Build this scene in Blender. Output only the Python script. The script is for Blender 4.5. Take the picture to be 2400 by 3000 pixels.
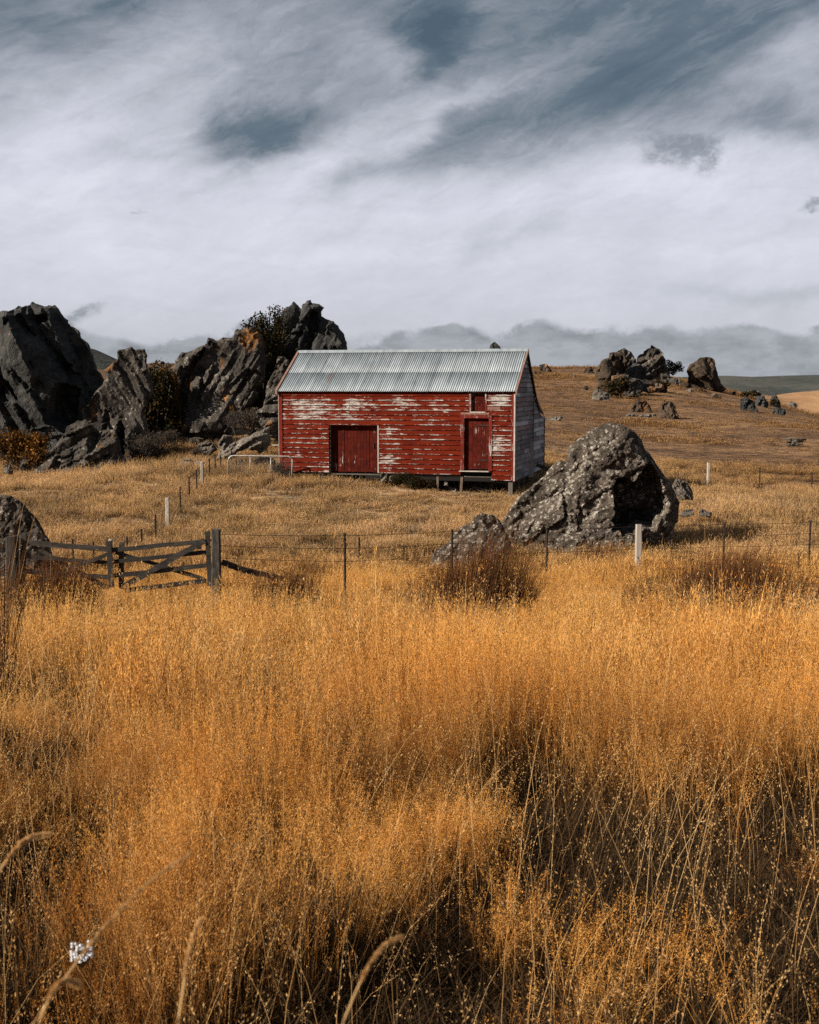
import bpy, bmesh, math, random
import numpy as np
from mathutils import Vector, Matrix, geometry
random.seed(7)
rng = np.random.default_rng(7)
R = math.radians
sc = bpy.context.scene
for o in list(bpy.data.objects):
    bpy.data.objects.remove(o)
COL = sc.collection

# ------------------------------------------------------------ camera, sky, sun, exposure
F, CX, CY, HOR = 3500.0, 1200.0, 1500.0, 1130.0        # photograph pixels
PITCH = math.atan((CY - HOR) / F)
EYE = Vector((0, 0, 1.65))
cam_d = bpy.data.cameras.new('camera')
cam = bpy.data.objects.new('camera', cam_d); COL.objects.link(cam)
cam.location = EYE
cam.rotation_euler = (math.pi/2 - PITCH, 0, 0)
cam_d.sensor_fit = 'HORIZONTAL'; cam_d.sensor_width = 24; cam_d.lens = 35
cam_d.clip_start = 0.05; cam_d.clip_end = 12000
cam_d.dof.use_dof = True; cam_d.dof.focus_distance = 16; cam_d.dof.aperture_fstop = 9
sc.camera = cam
SUN_AZ, SUN_EL = 68, 31                                # azimuth measured from -Y towards -X
sun_dir = Vector((-math.sin(R(SUN_AZ))*math.cos(R(SUN_EL)), -math.cos(R(SUN_AZ))*math.cos(R(SUN_EL)), math.sin(R(SUN_EL))))
sl = bpy.data.lights.new('sun', 'SUN'); sl.energy = 5.0; sl.angle = R(0.6); sl.color = (1.0, 0.90, 0.76)
so = bpy.data.objects.new('sun', sl); COL.objects.link(so)
so.rotation_euler = (-sun_dir).to_track_quat('-Z', 'Y').to_euler(); so.location = (-40, -20, 60)
sc.view_settings.view_transform = 'Standard'; sc.view_settings.look = 'None'
sc.view_settings.exposure = 1.05; sc.view_settings.gamma = 1.0
sc.view_settings.use_curve_mapping = False
sc.cycles.use_denoising = False
sc.cycles.max_bounces = 6; sc.cycles.diffuse_bounces = 3; sc.cycles.glossy_bounces = 2
sc.cycles.transmission_bounces = 3; sc.cycles.transparent_max_bounces = 6
sc.cycles.caustics_reflective = False; sc.cycles.caustics_refractive = False

def ray(px, py):
    v = Vector(((px-CX)/F, (CY-py)/F, -1)); v.normalize()
    return Matrix.Rotation(math.pi/2 - PITCH, 3, 'X') @ v
def at(px, py, Y):                                     # the point seen at a photograph pixel, Y metres ahead
    d = ray(px, py); return EYE + d * (Y / d.y)

# ---- tiny node algebra
class S:
    def __init__(s, nt, sock): s.nt, s.k = nt, sock
    def _m(s, op, b=None, c=None, rev=False):
        n = s.nt.nodes.new('ShaderNodeMath'); n.operation = op
        args = [s, b, c] if not rev else [b, s, c]
        for i, a in enumerate(args):
            if a is None: continue
            if isinstance(a, S): s.nt.links.new(a.k, n.inputs[i])
            else: n.inputs[i].default_value = a
        return S(s.nt, n.outputs[0])
    def __add__(s, o): return s._m('ADD', o)
    __radd__ = __add__
    def __sub__(s, o): return s._m('SUBTRACT', o)
    def __rsub__(s, o): return s._m('SUBTRACT', o, rev=True)
    def __mul__(s, o): return s._m('MULTIPLY', o)
    __rmul__ = __mul__
    def __truediv__(s, o): return s._m('DIVIDE', o)
    def clamp(s):
        m = s._m('MAXIMUM', 0.0); return m._m('MINIMUM', 1.0)
    def exp(s): return s._m('EXPONENT')
    def pow(s, p): return s._m('POWER', p)
    def abs(s): return s._m('ABSOLUTE')
    def ss(s, a, b, lo=0.0, hi=1.0):
        n = s.nt.nodes.new('ShaderNodeMapRange'); n.interpolation_type = 'SMOOTHSTEP'
        s.nt.links.new(s.k, n.inputs[0])
        for i, v in enumerate((a, b, lo, hi)):
            if isinstance(v, S): s.nt.links.new(v.k, n.inputs[i+1])
            else: n.inputs[i+1].default_value = v
        return S(s.nt, n.outputs[0])
def node(nt, t, **kw):
    n = nt.nodes.new(t)
    for k, v in kw.items(): setattr(n, k, v)
    return n
def put(nt, sock, v):
    if isinstance(v, S): nt.links.new(v.k, sock)
    elif hasattr(v, 'is_output'): nt.links.new(v, sock)
    elif isinstance(v, (tuple, list)) and len(v) == 3 and sock.type == 'RGBA': sock.default_value = (*v, 1)
    else: sock.default_value = v
def sep(nt, v):
    n = node(nt, 'ShaderNodeSeparateXYZ'); put(nt, n.inputs[0], v)
    return [S(nt, n.outputs[i]) for i in range(3)]
def comb(nt, x, y, z):
    n = node(nt, 'ShaderNodeCombineXYZ')
    for i, a in enumerate((x, y, z)): put(nt, n.inputs[i], a)
    return S(nt, n.outputs[0])
def vmul(nt, v, s, off=None):
    n = node(nt, 'ShaderNodeVectorMath', operation='MULTIPLY_ADD'); put(nt, n.inputs[0], v); n.inputs[1].default_value = s
    if off is not None: put(nt, n.inputs[2], off)
    return S(nt, n.outputs[0])
def vadd(nt, a, b, k=1.0):
    n = node(nt, 'ShaderNodeVectorMath', operation='SCALE'); put(nt, n.inputs[0], b); n.inputs[3].default_value = k
    m = node(nt, 'ShaderNodeVectorMath', operation='ADD'); put(nt, m.inputs[0], a); nt.links.new(n.outputs[0], m.inputs[1])
    return S(nt, m.outputs[0])
def noise(nt, v, scale, detail=4, rough=.55, dist=0, color=False, typ='FBM'):
    n = node(nt, 'ShaderNodeTexNoise', noise_type=typ); put(nt, n.inputs['Vector'], v)
    n.inputs['Scale'].default_value = scale; n.inputs['Detail'].default_value = detail
    n.inputs['Roughness'].default_value = rough; n.inputs['Distortion'].default_value = dist
    return S(nt, n.outputs['Color' if color else 'Fac'])
def voro(nt, v, scale, feature='F1', out='Distance', rand=1):
    n = node(nt, 'ShaderNodeTexVoronoi', feature=feature); put(nt, n.inputs['Vector'], v)
    n.inputs['Scale'].default_value = scale; n.inputs['Randomness'].default_value = rand
    return S(nt, n.outputs[out])
def mixc(nt, f, a, b, mode='MIX'):
    n = node(nt, 'ShaderNodeMix', data_type='RGBA', blend_type=mode)
    put(nt, n.inputs[0], f); put(nt, n.inputs[6], a); put(nt, n.inputs[7], b)
    return S(nt, n.outputs[2])
def ramp(nt, f, stops, interp='LINEAR'):
    n = node(nt, 'ShaderNodeValToRGB'); n.color_ramp.interpolation = interp
    e = n.color_ramp.elements
    while len(e) < len(stops): e.new(0.5)
    for k, (p, c) in enumerate(stops):
        e[k].position = p; e[k].color = (*c, 1) if len(c) == 3 else c
    put(nt, n.inputs[0], f); return S(nt, n.outputs[0])

# ---- world
w = bpy.data.worlds.new('World'); sc.world = w; w.use_nodes = True
nt = w.node_tree; nt.nodes.clear()
sky = node(nt, 'ShaderNodeTexSky', sky_type='NISHITA', sun_disc=False)
sky.sun_elevation = R(SUN_EL); sky.sun_rotation = math.atan2(sun_dir.x, sun_dir.y)
sky.air_density = 1.0; sky.dust_density = 2.0; sky.altitude = 400
tc = node(nt, 'ShaderNodeTexCoord')
dirv = S(nt, tc.outputs['Generated'])
nm = node(nt, 'ShaderNodeVectorMath', operation='NORMALIZE'); put(nt, nm.inputs[0], dirv); dirv = S(nt, nm.outputs[0])
dx, dy, dz = sep(nt, dirv)
az = dx._m('ARCTAN2', dy) * 57.2958
el = dz._m('ARCSINE') * 57.2958
warp = noise(nt, vmul(nt, dirv, (1, 1, 1.7)), 6, 8, .60, .3, color=True)
wx, wy, wz = sep(nt, warp)
azw = az + (wx - .5) * 7.5
elw = el + (wy - .5) * 4.6
def azel(px, py):
    d = ray(px*1.3913, py*1.3913); return math.degrees(math.atan2(d.x, d.y)), math.degrees(math.asin(d.z))
def blob(px, py, rx, ry, ang, amp, warped=True, p=1.0):           # soft cloud bank at a direction of the sky
    a0, e0 = azel(px, py); k = 1.3913/3500*57.3
    A, E = (azw, elw) if warped else (az, el)
    c, s_ = math.cos(R(ang)), math.sin(R(ang))
    da, de = A - a0, E - e0
    u = (da*c + de*s_) / (rx*k); v = (de*c - da*s_) / (ry*k)
    return (0.0 - (u*u + v*v)).exp() * amp
base = ramp(nt, (el/30.0).clamp(), [(0, (.70,)*3), (.08, (.80,)*3), (.2, (.91,)*3), (.3, (.83,)*3), (.42, (.54,)*3), (.56, (.33,)*3), (.75, (.24,)*3), (1, (.18,)*3)])
t = S(nt, base.k)
for b in [(575,262,120,38,20,-.50), (500,300,70,26,10,-.22), (900,70,60,70,-24,-.42), (930,130,90,26,25,-.20), (1330,175,330,70,18,-.42), (1640,270,190,32,-6,-.30), (1180,60,240,60,20,-.14),
          (860,330,150,30,14,-.22), (700,360,80,26,10,-.12), (60,60,120,50,0,-.10), (300,150,330,90,25,.16), (830,130,160,40,-25,.18), (1000,215,190,26,26,.24),
          (700,300,260,60,24,.16), (420,250,160,60,18,.10), (1650,120,220,60,12,.26), (1480,340,330,60,3,.20), (1000,430,500,60,2,.06),
          (60,300,200,120,10,.14), (480,60,200,60,30,.10), (1080,500,120,14,10,-.10), (1600,625,260,22,0,-.12), (1000,490,60,30,30,-.07)]:
    t = t + blob(*b)
# wisps: noise stretched along streaks rising to the right
ra, rb = math.cos(R(24)), math.sin(R(24))
stu = az*ra + el*rb; stv = el*ra - az*rb
wv = comb(nt, stu*.07+(wy-.5)*.8, stv*.14+(wx-.5)*1.3, (wx-.5)*1.5)
n1 = noise(nt, wv, 1.6, 8, .60, .4)
n2 = noise(nt, comb(nt, stu*.13+(wx-.5)*.6, stv*.55+(wy-.5)*.9, wz*1.0), 1.3, 8, .60, .5)
n3 = noise(nt, dirv, 7, 6, .6, .5)
hi = el.ss(3, 13, .25, 1.0)
n4 = noise(nt, comb(nt, stu*.30+(wx-.5)*1.6, stv*.62+(wy-.5)*1.8, 5.5), 1.2, 7, .62, .5)
t = t + (n4-.5)*el.ss(1, 12, .10, .26)
t = t + (n1 - .5) * hi * .34 + (n2 - .5) * hi * .26 + (n3 - .5) * .16
fib = noise(nt, comb(nt, stu*.20+(wz-.5)*2.5, stv*1.5+(wx-.5)*7.0, (wy-.5)*3.0), 1.0, 8, .66, .2)
fib2 = noise(nt, comb(nt, az*.10+(wx-.5)*1.2, el*.9+(wz-.5)*4.0, 9.0), 1.0, 7, .64, .4)
t = t + (fib-.47)*(1.15-t).clamp()*el.ss(3, 9, .12, .52) + (fib2-.5)*el.ss(.5, 6, .10, .20)
col = ramp(nt, t.clamp(), [(0, (.075,.112,.152)), (.22, (.125,.165,.205)), (.45, (.27,.30,.345)), (.72, (.50,.52,.585)), (1, (.76,.77,.86))])
# low bank of cumulus along the horizon
bn = noise(nt, comb(nt, az*.16, el*.10, 3.3), 1.0, 2, .5)
bn2 = noise(nt, comb(nt, az*.55, el*.55, 1.7), 1.0, 6, .62, .3)
bd = node(nt, 'ShaderNodeTexVoronoi', feature='SMOOTH_F1'); put(nt, bd.inputs['Vector'], comb(nt, az*.36+(bn2-.5)*.9, el*.5+(wx-.5)*.8, 2.0)); bd.inputs['Scale'].default_value = 1
top = 2.35 + (bn-.5)*2.0 + (bn2-.5)*2.0 + (.45 - S(nt, bd.outputs['Distance']))*2.6 + blob(1330,700,330,600,0,.75,False)
edge = (top - el + (n3-.5)*.8).ss(-.10, .42)
bcol = ramp(nt, (noise(nt, comb(nt, az*.40+(wx-.5)*2, el*.9, 8.1), 1.0, 6, .6)*1.0 + (el - top)*-.05 - .03), [(.34, (.20,.22,.25)), (.62, (.38,.405,.45))])
col = mixc(nt, edge*.86, col, bcol)
for (px, py, rx, ry, ang, amp) in [(1400,302,95,30,-6,1.5), (1455,335,30,30,0,1.1), (205,662,55,17,22,1.3), (1718,436,40,12,10,1.2), (285,437,16,6,0,.8), (760,715,150,22,0,.7)]:
    m = (blob(px, py, rx, ry, ang, amp, True) * noise(nt, comb(nt, az*.9, el*1.3, 4.4), 2.2, 7, .70, .3) * 1.9).ss(.18, 1.45)
    col = mixc(nt, m*.80, col, (.20,.225,.26))
sk = node(nt, 'ShaderNodeVectorMath', operation='SCALE'); nt.links.new(sky.outputs[0], sk.inputs[0]); sk.inputs[3].default_value = .08
fin = mixc(nt, el.ss(-3, -.5), (.12,.10,.08), mixc(nt, .90, sk.outputs[0], col))
bg = node(nt, 'ShaderNodeBackground'); put(nt, bg.inputs[0], fin); bg.inputs[1].default_value = .50
wo = node(nt, 'ShaderNodeOutputWorld'); nt.links.new(bg.outputs[0], wo.inputs[0])

# ------------------------------------------------------------ numpy noise
_perm = rng.random((64, 64, 64)).astype(np.float32)
def vnoise(x, y, z):
    xi, yi, zi = np.floor(x).astype(int), np.floor(y).astype(int), np.floor(z).astype(int)
    fx, fy, fz = x-xi, y-yi, z-zi
    fx, fy, fz = [f*f*(3-2*f) for f in (fx, fy, fz)]
    def g(a, b, c): return _perm[(xi+a) & 63, (yi+b) & 63, (zi+c) & 63]
    r = 0
    for a in (0, 1):
        for b in (0, 1):
            for c in (0, 1):
                r = r + g(a, b, c) * (fx if a else 1-fx) * (fy if b else 1-fy) * (fz if c else 1-fz)
    return r*2 - 1
def fbm(x, y, z=0.0, oct=4, gain=.5):
    x, y = np.asarray(x, float), np.asarray(y, float); z = np.zeros_like(x) + z
    s, a = 0, 1.0
    for i in range(oct):
        s = s + a*vnoise(x, y, z); a *= gain; x = x*2.03+7.7; y = y*2.03+3.1; z = z*2.03+5.3
    return s

# ------------------------------------------------------------ terrain
CP = []
def cpx(px, py, Y):
    p = at(px, py, Y); CP.append((p.x, p.y, p.z - float(np.interp(Y, [20, 26.5, 32, 38, 43, 48, 55, 70], [.45, .42, .40, .30, .2, .2, .12, .05]))))
for x in (-40, -12, 0, 12, 40): CP += [(x, -14, .6), (x, 0, 0.0)]
for x in (-30, -8, 0, 8, 30): CP += [(x, 5, -.50), (x, 11, -1.38), (x, 19, -2.62)]
for px in (-700, 0, 640, 1200, 1800, 2400, 3200): cpx(px, 1772 if px < 1000 else 1758 if px < 1400 else 1748, 26.5)
for px in (-500, 200, 1000): cpx(px, 1668, 32)
for px in (1500, 1872, 2400, 3000): cpx(px, 1668, 32)
for px in (-400, 200, 800): cpx(px, 1545, 38)
for px in (1300, 1900, 2500, 3000): cpx(px, 1580, 37)
for px in (-400, 0, 500, 950): cpx(px, 1470, 43)
for px in (1400, 2000, 2500): cpx(px, 1490, 43)
cpx(822, 1388, 50.3); cpx(1000, 1390, 49.5); cpx(1180, 1402, 49); cpx(1330, 1420, 48); cpx(1505, 1434, 47.6); cpx(1590, 1425, 49)
cpx(1592, 1375, 55); cpx(900, 1380, 56); cpx(1300, 1385, 56)
cpx(600, 1372, 51); cpx(250, 1392, 54); cpx(-50, 1392, 55); cpx(-600, 1392, 55); cpx(450, 1345, 57); cpx(650, 1305, 60)
cpx(700, 1230, 70); cpx(200, 1280, 70); cpx(-400, 1280, 72)
cpx(1700, 1350, 60); cpx(1700, 1250, 80); cpx(1650, 1150, 112); cpx(1900, 1165, 112)
cpx(2100, 1450, 50); cpx(2500, 1455, 50); cpx(2300, 1350, 65); cpx(2050, 1265, 82); cpx(2350, 1258, 88); cpx(2800, 1300, 75)
for a in ((1450, 1080, 140), (1600, 1073, 145), (1750, 1073, 145), (1880, 1092, 140), (2050, 1140, 128), (2150, 1172, 120), (2260, 1205, 112), (2400, 1238, 104), (2700, 1290, 95), (1100, 1090, 140), (600, 1100, 135), (100, 1120, 130)): cpx(*a)
for a in ((0, 200, -3), (60, 200, -6), (110, 190, -14), (-80, 200, -4), (80, 150, -9), (60, 118, -6.8), (160, 160, -16), (0, 320, -18), (120, 320, -24), (-120, 320, -18), (-60, 20, -1), (60, 20, -3), (-90, 80, 0), (100, 80, -7)): CP.append(a)
CP = np.array(CP)
def _phi(d2): return np.where(d2 > 1e-9, .5*d2*np.log(np.maximum(d2, 1e-9)), 0)
_K = _phi(((CP[:, None, :2]-CP[None, :, :2])**2).sum(-1)) + np.eye(len(CP))*6.0
_P = np.c_[np.ones(len(CP)), CP[:, :2]]
_A = np.zeros((len(CP)+3,)*2); _A[:len(CP), :len(CP)] = _K; _A[:len(CP), len(CP):] = _P; _A[len(CP):, :len(CP)] = _P.T
_W = np.linalg.solve(_A, np.r_[CP[:, 2], 0, 0, 0])
def G(x, y, detail=True):
    x = np.atleast_1d(np.asarray(x, float)); y = np.atleast_1d(np.asarray(y, float))
    out = np.empty_like(x); xf, yf, of = x.ravel(), y.ravel(), np.empty(x.size)
    for i in range(0, xf.size, 20000):
        a, b = xf[i:i+20000], yf[i:i+20000]
        d2 = (a[:, None]-CP[None, :, 0])**2 + (b[:, None]-CP[None, :, 1])**2
        of[i:i+20000] = _phi(d2) @ _W[:len(CP)] + _W[-3] + a*_W[-2] + b*_W[-1]
    out = of.reshape(x.shape)
    r = np.hypot(x, y)
    k = np.clip((r-260)/240, 0, 1); k = k*k*(3-2*k)
    out = np.clip(out, -40, 12)*(1-k) + (-24 + 3*fbm(x/150, y/150))*k
    if detail:
        out = out + .07*fbm(x/3.0, y/3.0, 1.5, 3) + .12*fbm(x/11, y/11, 9.1, 2)*np.clip(r/20, 0, 1)
    return out
def g1(x, y): return float(G(x, y)[0])
_Ys = np.concatenate([np.linspace(1.5, 60, 700), np.linspace(60.3, 260, 700)])
def hit(px, py):                                       # where the view through a pixel meets the ground
    d = ray(px, py); X = d.x/d.y*_Ys; Z = EYE.z + d.z/d.y*_Ys
    below = np.nonzero(G(X, _Ys) > Z)[0]
    i = below[0] if len(below) else len(_Ys)-1
    return Vector((X[i], _Ys[i], float(G(X[i], _Ys[i])[0])))

def mesh_obj(name, verts, faces, mat=None, parent=None, smooth=False):
    me = bpy.data.meshes.new(name)
    me.from_pydata([tuple(v) for v in verts], [], [tuple(f) for f in faces]); me.update()
    if smooth: me.polygons.foreach_set('use_smooth', [True]*len(me.polygons))
    ob = bpy.data.objects.new(name, me); COL.objects.link(ob)
    if mat: me.materials.append(mat)
    if parent is not None: ob.parent = parent
    return ob
def tag(o, label=None, cat=None, group=None, kind=None):
    if label: o['label'] = label
    if cat: o['category'] = cat
    if group: o['group'] = group
    if kind: o['kind'] = kind
    return o
def empty(name, loc=(0, 0, 0), rz=0, **kw):
    e = bpy.data.objects.new(name, None); COL.objects.link(e); e.location = loc; e.rotation_euler = (0, 0, rz); e.empty_display_size = .3
    return tag(e, **kw)

# ------------------------------------------------------------ materials
def mat(name):
    m = bpy.data.materials.new(name); m.use_nodes = True; nt = m.node_tree; nt.nodes.clear()
    out = node(nt, 'ShaderNodeOutputMaterial'); return m, nt, out
ALB = .68
def dim(nt, c, k=ALB):
    n = node(nt, 'ShaderNodeVectorMath', operation='SCALE'); n.inputs[3].default_value = k
    if isinstance(c, (tuple, list)): n.inputs[0].default_value = c[:3]
    else: put(nt, n.inputs[0], c)
    return S(nt, n.outputs[0])
def finish(nt, out, color, rough=.85, bump=None, bstr=.3, bdist=.02, spec=.25, metal=0):
    b = node(nt, 'ShaderNodeBsdfPrincipled'); put(nt, b.inputs['Base Color'], dim(nt, color)); put(nt, b.inputs['Roughness'], rough)
    b.inputs['Specular IOR Level'].default_value = spec; put(nt, b.inputs['Metallic'], metal)
    if bump is not None:
        bn = node(nt, 'ShaderNodeBump'); bn.inputs['Strength'].default_value = bstr; bn.inputs['Distance'].default_value = bdist
        put(nt, bn.inputs['Height'], bump); nt.links.new(bn.outputs[0], b.inputs['Normal'])
    nt.links.new(b.outputs[0], out.inputs[0])
def wpos(nt): return S(nt, node(nt, 'ShaderNodeNewGeometry').outputs['Position'])
def opos(nt): return S(nt, node(nt, 'ShaderNodeTexCoord').outputs['Object'])
def orand(nt): return S(nt, node(nt, 'ShaderNodeObjectInfo').outputs['Random'])

def field_color(nt, p):
    """colour of the dry grass as it varies over the land: gold, straw, brown and thin greyish patches"""
    x, y, z = sep(nt, p)
    a = noise(nt, comb(nt, x*.10, y*.16, 0.0), 1.0, 4, .6)
    b = noise(nt, comb(nt, x*.5, y*.9, 4.0), 1.0, 4, .65)
    gold = mixc(nt, y.ss(3.5, 13), (.86,.375,.075), (1.0,.56,.155)); straw = (.90,.59,.33)
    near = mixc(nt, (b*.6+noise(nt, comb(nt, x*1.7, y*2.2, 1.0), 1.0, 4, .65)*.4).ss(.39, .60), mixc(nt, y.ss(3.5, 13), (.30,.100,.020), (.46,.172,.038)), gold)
    mid = mixc(nt, (a*.5+b*.5).ss(.38, .60), (.38,.25,.150), straw)
    g_ = noise(nt, comb(nt, x*.28, y*.5, 7.7), 1.0, 5, .65)
    mid = mixc(nt, g_.ss(.50, .60)*.80, mid, (.16,.140,.10))
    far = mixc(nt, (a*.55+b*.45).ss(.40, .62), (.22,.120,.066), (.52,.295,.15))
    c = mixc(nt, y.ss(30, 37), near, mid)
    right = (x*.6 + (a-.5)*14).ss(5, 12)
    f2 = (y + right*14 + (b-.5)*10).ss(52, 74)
    return mixc(nt, f2, c, far)

m_ground, nt, out = mat('ground')
p = wpos(nt)
fc = field_color(nt, p); px_, py_, pz_ = sep(nt, p)
fine = noise(nt, p, 9, 8, .7); strk = noise(nt, comb(nt, px_*.9, py_*2.6, 0.), 1.0, 7, .7)
spk = noise(nt, comb(nt, px_*2.2, py_*1.0, 0.), 1.0, 6, .75)
soil = mixc(nt, fine.ss(.35, .65), (.012,.010,.008), (.042,.028,.017))
gcov = (strk*.5 + fine*.3 + spk*.2).ss(.40, .56)
gcov = gcov * py_.ss(8, 50, .12, 1.0)
c = mixc(nt, gcov, soil, mixc(nt, .85, (.1,.06,.03), fc))
rocky = (noise(nt, comb(nt, px_*.3, py_*.5, 2.), 1.0, 5, .7)).ss(.66, .70) * py_.ss(70, 90)
c = mixc(nt, rocky, c, (.22,.20,.18))
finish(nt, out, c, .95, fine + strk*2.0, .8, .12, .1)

def grass_mat(name, mode):
    m, nt, out = mat(name)
    p = wpos(nt); r = orand(nt)
    h = S(nt, node(nt, 'ShaderNodeAttribute', attribute_name='h').outputs['Fac'])
    k = S(nt, node(nt, 'ShaderNodeAttribute', attribute_name='k').outputs['Fac'])
    if mode == 'field':
        c = field_color(nt, p)
        c = mixc(nt, r.ss(.0, 1.0), c, mixc(nt, .5, c, (.85,.50,.16)))
        c = mixc(nt, (k.ss(.55, .9))*.65, c, (.13,.050,.015))
        c = mixc(nt, ((1.0-k).ss(.72, .95))*.7, c, (.90,.58,.25))
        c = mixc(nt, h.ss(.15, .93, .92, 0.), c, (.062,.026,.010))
    elif mode == 'pale':
        c = mixc(nt, k, (.95,.62,.29), (.70,.38,.14))
    elif mode == 'rush':
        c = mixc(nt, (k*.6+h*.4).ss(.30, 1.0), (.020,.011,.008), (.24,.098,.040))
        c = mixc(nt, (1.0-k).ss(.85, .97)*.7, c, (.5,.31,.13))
    elif mode == 'litter':
        c = mixc(nt, k.ss(.0, 1.), (.016,.014,.011), (.105,.060,.029))
    elif mode == 'darkseed':
        c = mixc(nt, k, (.05,.025,.014), (.12,.055,.025))
    c = dim(nt, c, .84 if name.startswith('dry') else ALB); d = node(nt, 'ShaderNodeBsdfDiffuse'); put(nt, d.inputs[0], c)
    tr = node(nt, 'ShaderNodeBsdfTranslucent'); put(nt, tr.inputs[0], c)
    mx = node(nt, 'ShaderNodeMixShader'); mx.inputs[0].default_value = .36 if mode in ('field', 'pale') else .15
    nt.links.new(d.outputs[0], mx.inputs[1]); nt.links.new(tr.outputs[0], mx.inputs[2]); nt.links.new(mx.outputs[0], out.inputs[0])
    return m
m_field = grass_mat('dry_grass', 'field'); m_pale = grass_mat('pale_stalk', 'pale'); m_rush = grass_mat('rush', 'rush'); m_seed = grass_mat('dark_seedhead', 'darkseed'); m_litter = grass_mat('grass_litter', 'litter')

def rock_mat(name, dark, light, lichen, lich_amt, stain=(.30,.14,.05), stain_amt=.0, ang=60, bs=1.0, sc_=1.0):
    m, nt, out = mat(name)
    p = wpos(nt); x, y, z = sep(nt, p)
    ca, sa = math.cos(R(ang)), math.sin(R(ang))
    q = comb(nt, (x*ca + z*sa)*.35, y*.8, (z*ca - x*sa)*1.3)
    big = noise(nt, q, .9*sc_, 5, .6, .4); med = noise(nt, p, 2.2*sc_, 8, .68, .3); fine = noise(nt, p, 11*sc_, 6, .7)
    c = mixc(nt, (big*.5 + med*.5).ss(.36, .64), dark, light)
    c = mixc(nt, fine.ss(.3, .7)*.5, c, dark)
    lv = noise(nt, p, 3.1*sc_, 9, .78); spots = voro(nt, vadd(nt, p, noise(nt, p, 6, 3, .6, color=True), .25), 4.2*sc_)
    lm = (lv*.75 + (.6-spots)*.35 + (big-.5)*.4)
    lm = lm.ss(.62-lich_amt*.22, .70-lich_amt*.16)
    c = mixc(nt, lm, c, mixc(nt, fine.ss(.35, .65), lichen, tuple(v*.5 for v in lichen)))
    if stain_amt > 0:
        sm = noise(nt, vmul(nt, p, (1, 1, .5)), .55, 5, .65).ss(.66-stain_amt*.25, .76-stain_amt*.25)
        c = mixc(nt, sm, c, mixc(nt, med.ss(.35,.65), stain, tuple(v*.45 for v in stain)))
    strat = noise(nt, comb(nt, (x*ca+z*sa)*.25, y*1.0, (z*ca-x*sa)*4.5), 1.6*sc_, 7, .72, .5)
    crk = voro(nt, vadd(nt, comb(nt, (x*ca+z*sa)*.6, y*.8, (z*ca-x*sa)*1.6), noise(nt, p, 2.0, 4, .6, color=True), .9), 1.7*sc_, 'DISTANCE_TO_EDGE').ss(.0, .07)
    finish(nt, out, c, .95, strat*1.5 + med*.45 + fine*.45 + crk*.3, .85*bs, .11/sc_, .10)
    return m
m_schist = rock_mat('dark_schist', (.020,.021,.022), (.11,.107,.10), (.26,.21,.195), .22, ang=52, stain=(.13,.065,.03), stain_amt=.22)
m_schist2 = rock_mat('grey_schist', (.026,.023,.021), (.15,.128,.108), (.40,.36,.32), .6, stain=(.42,.19,.06), stain_amt=.34, ang=120)
m_lichen = rock_mat('lichen_boulder', (.046,.037,.030), (.205,.165,.130), (.60,.54,.47), .82, ang=35, bs=1.5, sc_=1.9)
m_paler = rock_mat('pale_boulder', (.10,.085,.07), (.27,.235,.20), (.42,.39,.35), .5, ang=20, sc_=1.4)
m_tanrock = rock_mat('brown_tor', (.030,.024,.019), (.13,.09,.06), (.26,.22,.18), .28, stain=(.20,.10,.045), stain_amt=.12, ang=75, sc_=.8)

# ------------------------------------------------------------ ground sheet
def ground_sheet():
    ys = np.concatenate([np.linspace(-30, 0, 16)[:-1], np.linspace(0, 60, 170)[:-1], np.linspace(60, 170, 150)[:-1], np.geomspace(170, 4500, 40)])
    us = np.linspace(-1, 1, 230)
    Yg, U = np.meshgrid(ys, us, indexing='ij')
    Xg = np.sign(U)*np.abs(U)**1.25*(22 + np.abs(Yg)*.95)
    Zg = G(Xg, Yg)
    n, m = Xg.shape
    V = np.c_[Xg.ravel(), Yg.ravel(), Zg.ravel()]
    idx = np.arange(n*m).reshape(n, m)
    Fq = np.c_[idx[:-1, :-1].ravel(), idx[:-1, 1:].ravel(), idx[1:, 1:].ravel(), idx[1:, :-1].ravel()]
    return tag(mesh_obj('ground', V.tolist(), Fq.tolist(), m_ground, smooth=True), kind='structure')
ground_sheet()

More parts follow.
